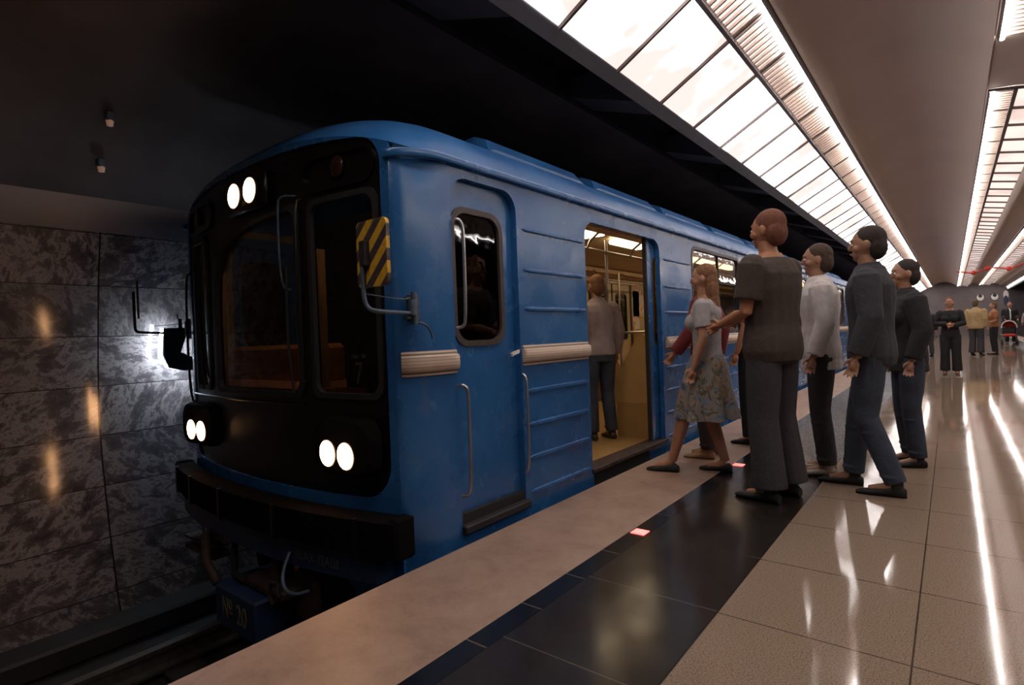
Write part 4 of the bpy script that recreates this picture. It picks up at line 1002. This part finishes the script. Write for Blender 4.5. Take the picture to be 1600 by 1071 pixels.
def person(label, pos, deg, h=1.75, legs='stand', arms='down', top=None, top_name='shirt', sleeve='long', bottom=None, bottom_name='trousers', shoe=None, sk=(0.42, 0.22, 0.14), hair=(0.05, 0.03, 0.02), hair_len='short', lean=0.0, vox=0.009, female=False, drop=0.0, group=None, bulk=1.0, near=True, open_collar=None):
    t = thing('person', label, 'person', pos, group, worldmesh=False, rz=math.radians(deg)); S = h / 1.75
    LG = LEGS[legs] if isinstance(legs, str) else legs; AR = ARMS[arms] if isinstance(arms, str) else arms
    def T(p):                                              # upper-body lean and drop
        x, y, z = p; dz = z - 0.95
        return V(x, y + math.sin(lean) * dz, 0.95 + dz * math.cos(lean) - drop) * S
    def TL(p): return V(*p) * S
    W = (0.93 if female else 1.0) * bulk
    hip = [T((0.095, 0, 0.92)), T((-0.095, 0, 0.92))]
    sh = [T((0.185 * W, -0.005, 1.415)), T((-0.185 * W, -0.005, 1.415))]
    def torso(mb, g, z0=0.86, z1=1.49):
        R = [(0.84, 0.150, 0.105), (0.90, 0.168, 0.118), (0.97, 0.165, 0.115), (1.06, 0.145, 0.103), (1.16, 0.150, 0.105), (1.27, 0.170, 0.118), (1.36, 0.180, 0.115), (1.42, 0.150, 0.09), (1.46, 0.085, 0.07), (1.49, 0.062, 0.06)]
        rows = []
        for z, a, b in R:
            if z < z0 or z > z1: continue
            c = T((0, 0.0, z)); rows.append((c.x, c.y, c.z, (a * W + g) * S, (b * W + g) * S))
        loft(mb, rows)
        if female: 
            for s in (1, -1): mb.ell(T((s * 0.075, 0.085, 1.27)), ((0.06 + g) * S,) * 3, 12, 8)
    def limb(mb, pts, r, g=0.0): mb.tube(pts, [(x + g) * S for x in r], 14)
    # body: one continuous surface
    mb = MB(); torso(mb, 0)
    nb, hd = T((0, 0.0, 1.46)), T((0, 0.02, 1.56)); mb.tube([nb, T((0, 0.008, 1.50)), hd], [0.062 * S, 0.054 * S, 0.052 * S], 14)
    mb.ell(T((0, 0.01, 1.645)), (0.074 * S, 0.092 * S, 0.105 * S), 20, 14)
    mb.ell(T((0, 0.040, 1.578)), (0.052 * S, 0.056 * S, 0.048 * S), 16, 10)
    mb.ell(T((0, 0.070, 1.548)), (0.026 * S, 0.022 * S, 0.018 * S), 12, 8)
    mb.tube([T((0, 0.094, 1.655)), T((0, 0.112, 1.618)), T((0, 0.104, 1.606))], [0.009 * S, 0.0135 * S, 0.012 * S], 10)
    mb.tube([T((0.045, 0.082, 1.668)), T((0, 0.099, 1.672)), T((-0.045, 0.082, 1.668))], 0.009 * S, 10)
    mb.ell(T((0, 0.094, 1.578)), (0.024 * S, 0.008 * S, 0.008 * S), 12, 6)
    for s in (1, -1):
        mb.ell(T((s * 0.076, 0.0, 1.628)), (0.011 * S, 0.02 * S, 0.032 * S), 10, 8)
        mb.ell(T((s * 0.045, 0.06, 1.61)), (0.024 * S, 0.03 * S, 0.028 * S), 12, 8)
    for i, s in enumerate((1, -1)):
        e, w = T(AR[i][0]), T(AR[i][1])
        limb(mb, [sh[i], sh[i].lerp(e, 0.35), e, e.lerp(w, 0.3), w], (0.050, 0.047, 0.037, 0.038, 0.025))
        d = (w - e).normalized(); sd = V(0, 1, 0) if abs(d.z) > 0.7 else V(0, 0.1, 1)
        hand(mb, w, d, sd, 0.28 if arms in ('down', 'swing', 'front') else 0.6, S * 0.92) if near else mb.ell(w + d * 0.07 * S, (0.035 * S, 0.035 * S, 0.05 * S), 10, 8)
        k, a = TL(LG[i][0]), TL(LG[i][1])
        limb(mb, [hip[i], hip[i].lerp(k, 0.4), k, k.lerp(a, 0.3), a], (0.090, 0.080, 0.055, 0.056, 0.036))
        mb.tube([a, a + V(0, 0.06, -0.04) * S, a + V(0, 0.15, -0.055) * S], [0.036 * S, 0.034 * S, 0.022 * S], 10)
    remeshed('body', mb, vox * (0.72 if near else 1.3), skin(sk), t, 2)
    # face details
    if near:
        for s in (1, -1):
            c = T((s * 0.031, 0.088, 1.638)); ey = MB().ell(c, (0.013 * S, 0.011 * S, 0.009 * S), 12, 8, 0)
            ey.disc(c + V(0, 0.0095, 0) * S, (0, 1, 0), 0.0055 * S, None, 0.0022, 12, 1); o = ey.build('eye', [M['white'], M['eyeiris']], t, True)
        mb = MB().tube([T((0.02, 0.101, 1.578)), T((0, 0.104, 1.580)), T((-0.02, 0.101, 1.578))], [0.003 * S, 0.0065 * S, 0.003 * S], 8); mb.build('lips', CL.setdefault('lips', mat('lips', (0.35, 0.10, 0.08), 0.5)), t, True)
    # hair
    hm = cloth('hair_%d' % int(hair[0] * 1000), hair, 0.35, 40)
    mb = MB(); mb.ell(T((0, -0.010, 1.672)), (0.079 * S, 0.095 * S, 0.091 * S), 20, 14); mb.ell(T((0, -0.045, 1.615)), (0.078 * S, 0.062 * S, 0.085 * S), 16, 10)
    if hair_len == 'long':
        mb.ell(T((0, -0.055, 1.54)), (0.085 * S, 0.055 * S, 0.12 * S), 16, 10); mb.ell(T((0, -0.07, 1.42)), (0.08 * S, 0.045 * S, 0.10 * S), 14, 8)
    cut_y = T((0, 0.062, 1.67)); 
    remeshed('hair', mb, vox * 0.8, hm, t, 1, None)
    # top
    def sleeve_pts(i, f):
        e, w = T(AR[i][0]), T(AR[i][1])
        return [sh[i] + V(0, 0, 0.0), sh[i].lerp(e, 0.4), e, e.lerp(w, f)] if f > 0 else [sh[i], sh[i].lerp(e, 0.35), sh[i].lerp(e, 0.75)]
    tm, g, z0, col_h = top
    mb = MB(); torso(mb, g, z0 - 0.001, 1.475 if col_h == 0 else 1.5)
    rows = []
    if z0 < 0.84: 
        c = T((0, 0, z0)); c2_ = T((0, 0, 0.86)); loft(mb, [(c.x, c.y, c.z, (0.165 * W + g) * S, (0.12 * W + g) * S), (c2_.x, c2_.y, c2_.z, (0.165 * W + g) * S, (0.118 * W + g) * S)])
    if col_h: mb.tube([T((0, 0.0, 1.45)), T((0, 0.005, 1.50 + col_h * 0.3))], [0.078 * S, 0.066 * S], 16)
    for i in (0, 1):
        mb.ell(sh[i] + V(0, 0, -0.012), ((0.047 + g) * S,) * 3, 12, 8)
        if sleeve == 'long': limb(mb, sleeve_pts(i, 0.93), (0.055, 0.052, 0.045, 0.036), g)
        elif sleeve == 'short': limb(mb, sleeve_pts(i, 0), (0.052, 0.050, 0.050), g)
    tp = remeshed(top_name, mb, vox, tm, t, 3)
    if open_collar:
        MB().tube([T((0.03, 0.075, 1.485)), T((0.0, 0.13, 1.40)), T((0.0, 0.142, 1.2)), T((0, 0.13, 1.0))], [0.018 * S, 0.028 * S, 0.026 * S, 0.02 * S], 10, sy=0.5).build('shirt_front', open_collar, t, True)
    # bottom
    bmx, kind = bottom; mb = MB()
    if kind == 'skirt':
        n = 40; rs = []
        for z, a in ((1.0, 0.15), (0.92, 0.185), (0.75, 0.22), (0.6, 0.25), (0.47, 0.275)):
            c = T((0, 0, z)) if z > 0.9 else V(0, 0.02, z) * S; f = max(0, (0.95 - z)) * 0.09
            rs.append([(c.x + math.cos(2 * PI * k / n) * (a + f * math.sin(k * 2 * PI * 7 / n)) * S, c.y + math.sin(2 * PI * k / n) * (a * 0.85 + f * math.sin(k * 2 * PI * 7 / n)) * S, c.z) for k in range(n)])
        MB().rings(rs[::-1], caps=False).build(bottom_name, bmx, t, True, 80)
    else:
        loft(mb, [(T((0, 0, z)).x, T((0, 0, z)).y, T((0, 0, z)).z, (a * W + 0.014) * S, (b * W + 0.014) * S) for z, a, b in ((0.83, 0.145, 0.105), (0.90, 0.168, 0.118), (0.99, 0.162, 0.112))])
        wide = {'jeans': (0.098, 0.092, 0.072, 0.070, 0.064), 'wide': (0.10, 0.1, 0.088, 0.092, 0.098)}[kind]
        for i in (0, 1):
            k, a = TL(LG[i][0]), TL(LG[i][1])
            pts = [hip[i], hip[i].lerp(k, 0.45), k, k.lerp(a, 0.5), a + (k - a).normalized() * 0.0]
            mb.tube(pts, [x * S for x in wide], 16)
            if kind == 'jeans':
                for q, f in enumerate((0.12, 0.24, 0.8, 0.9)):
                    c = k.lerp(a, f); mb.ell(c + V(0.01 * (-1) ** q, 0.012, 0) * S, (0.068 * S, 0.066 * S, 0.014 * S), 14, 6)
        remeshed(bottom_name, mb, vox * 1.05, bmx, t, 2)
    # shoes
    for i in (0, 1):
        a = TL(LG[i][1]); lift = a.z - 0.085 * S; mb = MB(); y0 = a.y - 0.055 * S; rs = []
        back = a.y < -0.15 and lift > 0.005; pitch = -0.35 if back and legs != 'sit' else 0
        for f, w_, hh in ((0.0, 0.026, 0.055), (0.10, 0.034, 0.075), (0.3, 0.036, 0.075), (0.5, 0.041, 0.055), (0.7, 0.045, 0.042), (0.88, 0.038, 0.034), (1.0, 0.018, 0.022)):
            c = V(a.x + (0.01 if a.x > 0 else -0.01) * f, y0 + 0.275 * f * S, 0); n = 14; r = []
            for k in range(n):
                an = 2 * PI * k / n; zz = max(0.001, (hh * S / 1.0) * (0.5 + 0.5 * math.sin(an)) * 1.0 + 0.0)
                r.append(V(c.x + math.cos(an) * w_ * S, c.y, zz))
            rs.append(r)
        mb.rings(rs); 
        if shoe[1] != 'flat': mb.tube([V(a.x, a.y, 0.04), V(a.x, a.y, 0.095 * S)], [0.042 * S, 0.040 * S], 12)
        piv = V(a.x, y0 + 0.2 * S, 0.0)
        mb.v = [tuple((V(*p) - piv) @ Matrix.Rotation(pitch, 3, 'X').transposed() + piv + V(0, 0, max(0, lift - (0.06 if back else 0)))) for p in mb.v]
        zmin = min(p[2] for p in mb.v); mb.v = [(p[0], p[1], p[2] - zmin + 0.001) for p in mb.v] if not drop else mb.v
        mb.build('shoe', shoe[0], t, True, 60)
    return t
c_jacket = cloth('dark_jacket', (0.035, 0.035, 0.042)); c_denim = cloth('blue_denim', (0.04, 0.05, 0.072), 0.35, 6)
c_white = cloth('white_shirt_cotton', (0.60, 0.55, 0.53)); c_dark = cloth('near_black_wool', (0.018, 0.016, 0.017))
c_brown = cloth('dark_brown_jersey', (0.055, 0.038, 0.028)); c_crim = cloth('dark_crimson_knit', (0.16, 0.018, 0.024)); c_grey = cloth('pale_grey_blouse', (0.34, 0.31, 0.31))
c_black = cloth('black_cotton', (0.012, 0.011, 0.012)); c_charc = cloth('charcoal_trousers', (0.04, 0.035, 0.038))
c_skirt = cloth('patterned_skirt', (0.2, 0.2, 0.2), pattern=(9, [(0.3, (0.05, 0.06, 0.09)), (0.42, (0.16, 0.20, 0.26)), (0.52, (0.30, 0.20, 0.12)), (0.6, (0.06, 0.07, 0.06)), (0.72, (0.34, 0.32, 0.28))]))
c_tan = cloth('tan_shirt', (0.42, 0.29, 0.14)); c_orange = cloth('rust_orange_top', (0.30, 0.12, 0.045)); c_mauve = cloth('dusty_pink_grey_shirt', (0.33, 0.26, 0.25))
s_black = M['matte']; s_brown = mat('brown_shoe_leather', (0.05, 0.03, 0.02), 0.45); s_tan = mat('tan_suede', (0.34, 0.22, 0.12), 0.8); s_cream = mat('pale_sandal', (0.4, 0.33, 0.27), 0.6)
person('person in a dark jacket and jeans, walking at the right edge of the boarding crowd', (-0.43, 4.48, 0), 88, 1.80, (((0.09, 0.10, 0.51), (0.09, 0.14, 0.09)), ((-0.09, 0.03, 0.50), (-0.09, -0.12, 0.09))), 'down', (c_jacket, 0.026, 0.84, 0.05), 'jacket', 'long', (c_denim, 'jeans'), 'jeans', (s_black, 'shoe'), (0.34, 0.17, 0.10), (0.03, 0.02, 0.016))
person('person in an untucked white shirt and dark trousers, beside the one in a dark jacket', (-0.80, 4.86, 0), 100, 1.77, 'stand', 'down', (c_white, 0.024, 0.80, 0.04), 'shirt', 'long', (c_charc, 'jeans'), 'trousers', (s_cream, 'shoe'), (0.36, 0.18, 0.11), (0.06, 0.035, 0.022))
person('tall person in a dark brown short-sleeved top holding both bare forearms in front', (-0.94, 3.98, 0), 74, 1.92, 'stand', 'front', (c_brown, 0.028, 0.84, 0), 'tee_shirt', 'short', (c_charc, 'wide'), 'trousers', (s_black, 'shoe'), (0.40, 0.17, 0.085), (0.16, 0.055, 0.03), bulk=1.1)
person('bare-legged person in a patterned skirt and pale blouse, stepping up to the open train door', (-1.53, 4.42, 0), 96, 1.66, 'walk2', 'down', (c_grey, 0.016, 0.90, 0), 'blouse', 'short', (c_skirt, 'skirt'), 'skirt', (s_black, 'flat'), (0.42, 0.20, 0.12), (0.20, 0.09, 0.04), 'long', female=True)
person('person in a dark crimson top and tan shoes, behind the one in the patterned skirt', (-1.74, 5.0, 0), 95, 1.72, 'stand', 'swing', (c_crim, 0.022, 0.86, 0), 'jumper', 'long', (c_charc, 'jeans'), 'trousers', (s_tan, 'shoe'), (0.38, 0.18, 0.11), (0.09, 0.04, 0.025))
person('person all in black with brown hair, standing under the train window behind the crimson top', (-1.54, 5.78, 0), 80, 1.76, 'stand', 'down', (c_black, 0.022, 0.86, 0), 'tee_shirt', 'short', (c_black, 'wide'), 'trousers', (s_black, 'shoe'), (0.40, 0.18, 0.10), (0.13, 0.055, 0.03))
person('shorter person in black coat and jeans, half hidden behind the dark jacket', (-0.28, 5.45, 0), 110, 1.64, 'stand', 'down', (c_dark, 0.03, 0.80, 0.05), 'coat', 'long', (c_denim, 'jeans'), 'jeans', (s_black, 'shoe'), (0.36, 0.18, 0.11), (0.03, 0.02, 0.015), female=True)
person('person in black clothes with folded arms, alone on the open floor facing the photographer', (-0.03, 14.9, 0), 178, 1.62, 'stand', 'fold', (c_black, 0.022, 0.84, 0), 'jacket', 'long', (c_black, 'wide'), 'trousers', (s_brown, 'shoe'), (0.42, 0.19, 0.11), (0.14, 0.04, 0.015), female=True, vox=0.011)
person('grey-haired person in a dark coat, left of the folded-arms one and further off', (-0.62, 22.5, 0), 20, 1.62, 'stand', 'down', (c_dark, 0.03, 0.80, 0.03), 'coat', 'long', (c_charc, 'jeans'), 'trousers', (s_black, 'shoe'), (0.4, 0.2, 0.12), (0.42, 0.38, 0.34), near=False, vox=0.013)
person('person in a tan shirt and grey trousers seen from behind, beside the rust-orange top', (0.60, 22.8, 0), -20, 1.75, 'stand', 'down', (c_tan, 0.026, 0.84, 0.02), 'shirt', 'long', (c_charc, 'wide'), 'trousers', (s_black, 'shoe'), (0.4, 0.2, 0.12), (0.1, 0.06, 0.03), near=False, vox=0.013, bulk=1.1)
person('person in a rust-orange top and dark trousers, facing the tan shirt', (1.05, 23.4, 0), 100, 1.66, 'stand', 'hold', (c_orange, 0.022, 0.86, 0), 'blouse', 'short', (c_dark, 'jeans'), 'trousers', (s_black, 'shoe'), (0.42, 0.2, 0.12), (0.12, 0.06, 0.03), near=False, vox=0.013, female=True)
person('person in a dark suit with open white shirt front, pushing the red stroller', (2.0, 32.6, 0), 184, 1.84, 'stand', 'hold', (c_dark, 0.03, 0.82, 0.04), 'suit_jacket', 'long', (c_dark, 'jeans'), 'trousers', (s_black, 'shoe'), (0.42, 0.2, 0.12), (0.09, 0.05, 0.03), near=False, vox=0.013, open_collar=M['white'])
person('small distant person in dusky pink at the right edge of the photo', (3.0, 37.5, 0), 160, 1.62, 'walk', 'down', (c_mauve, 0.022, 0.86, 0), 'blouse', 'long', (c_dark, 'jeans'), 'trousers', (s_black, 'shoe'), (0.42, 0.2, 0.12), (0.3, 0.2, 0.12), near=False, vox=0.014, female=True)
person('passenger in a dusky pink shirt and jeans standing inside the open doorway of the train', (-2.84, 5.0, 0.062), 60, 1.68, 'stand', 'down', (c_mauve, 0.022, 0.86, 0.02), 'shirt', 'long', (c_denim, 'jeans'), 'jeans', (s_brown, 'shoe'), (0.42, 0.24, 0.15), (0.2, 0.13, 0.08))
# carrier bag and stroller
b = thing('carrier_bag', 'red and green carrier bag held at the left hand of the grey-haired one', 'bag', (-0.98, 22.4, 0.42))
mb = MB(); rs = []
for z, a, c in ((0.40, 0.12, 0.05), (0.48, 0.15, 0.07), (0.62, 0.16, 0.065), (0.74, 0.15, 0.03)):
    rs.append([(-0.92 + a * math.cos(2 * PI * k / 16), 22.4 + c * math.sin(2 * PI * k / 16), z) for k in range(16)])
mb.rings(rs[:3]).build('bag_body', M['red'], b, True, 60); MB().rings(rs[2:]).build('bag_top', M['green'], b, True, 60)
MB().tube([(-1.0, 22.4, 0.73), (-0.95, 22.4, 0.82), (-0.89, 22.4, 0.83), (-0.85, 22.4, 0.73)], 0.008).build('handle', M['green'], b, True)
st = thing('stroller', 'red baby stroller with pale hood rim, pushed along the platform', 'stroller', (1.92, 31.9, 0))
x, y = 1.92, 31.95
mb = MB(); rs = []
for k in range(9):
    a = PI * 0.05 + PI * 0.6 * k / 8; rs.append([(x + 0.24 * math.cos(PI * j / 10), y + 0.22 * math.cos(a), 0.72 + 0.3 * math.sin(a) * math.sin(PI * j / 10)) for j in range(11)])
vs = [p for r in rs for p in r]; fs = [(i * 11 + j, i * 11 + j + 1, (i + 1) * 11 + j + 1, (i + 1) * 11 + j) for i in range(8) for j in range(10)]
MB().add(vs, fs).build('hood', M['red'], st, True)
MB().tube([(x + 0.25 * math.cos(PI * j / 12), y - 0.12, 0.72 + 0.30 * math.sin(PI * j / 12)) for j in range(13)], 0.022).build('hood_rim', M['white'], st, True)
MB().box(x - 0.22, x + 0.22, y - 0.05, y + 0.22, 0.42, 0.72, bev=0.05).build('seat', M['matte'], st, True)
MB().box(x - 0.21, x + 0.21, y - 0.32, y + 0.0, 0.34, 0.46, bev=0.04).build('footrest', M['red'], st, True)
for s in (-1, 1):
    MB().tube([(x + s * 0.24, y - 0.3, 0.12), (x + s * 0.24, y + 0.1, 0.6), (x + s * 0.22, y + 0.42, 1.0)], 0.014).build('frame_bar', M['bluegrey'], st, True)
    for yy in (-0.32, 0.25):
        MB().tube([(x + s * 0.24 - 0.025, y + yy, 0.115), (x + s * 0.24 + 0.025, y + yy, 0.115)], 0.112, 20).build('wheel', M['matte'], st, True, 40)
    MB().tube([(x + s * 0.24, y + 0.25, 0.12), (x + s * 0.24, y - 0.05, 0.5)], 0.012).build('frame_bar', M['bluegrey'], st, True)
MB().tube([(x - 0.22, y + 0.42, 1.0), (x + 0.22, y + 0.42, 1.0)], 0.016).build('push_handle', M['matte'], st, True)
# end wall mural and poster, garland
for xx in (1.64, 2.42):
    e = thing('painted_eye', ('left' if xx < 2 else 'right') + ' of two round cartoon eyes on the grey end wall', 'wall decoration', (xx, 51.99, 2.5))
    MB().disc((xx, 51.995, 2.67), (0, -1, 0), 0.235, 0.27, 0.02, 32).build('eye_rim', M['eyeiris'], e, True)
    MB().disc((xx, 51.974, 2.67), (0, -1, 0), 0.20, 0.235, 0.015, 32).build('eye_white', M['white'], e, True)
    MB().disc((xx - 0.0, 51.958, 2.78), (0, -1, 0), 0.115, 0.125, 0.012, 28).build('pupil', M['eyeiris'], e, True)
p = thing('poster', 'tall poster with a white arch over a dark blue shape on the end wall', 'poster', (2.98, 51.99, 1.6))
MB().box(2.86, 3.16, 51.965, 51.995, 1.5, 3.1).build('board', M['farwall'], p)
MB().disc((3.01, 51.964, 2.75), (0, -1, 0), 0.14, 0.33, 0.01, 28).build('white_arch', M['white'], p, True)
MB().disc((3.01, 51.953, 2.35), (0, -1, 0), 0.13, 0.36, 0.008, 28).build('dark_shape', M['darkblue'], p, True)
pts = []
for k in range(21):
    u = k / 20; pts.append((0.2 + 2.2 * u, 30.0, 3.10 - 0.0 + 0.06 * math.cos(4 * PI * u) + 0.12 * u))
g = MB().tube(pts, 0.028, 8)
for k in (5, 9, 15): g.ell(pts[k], (0.09, 0.05, 0.10), 10, 8)
g = g.build('garland', M['red'], None, True); tag(g, 'thin red garland strung under the ceiling far along the hall', 'garland'); recentre(g)
for xx, i in ((0.2, 0), (2.4, 20)):
    pass
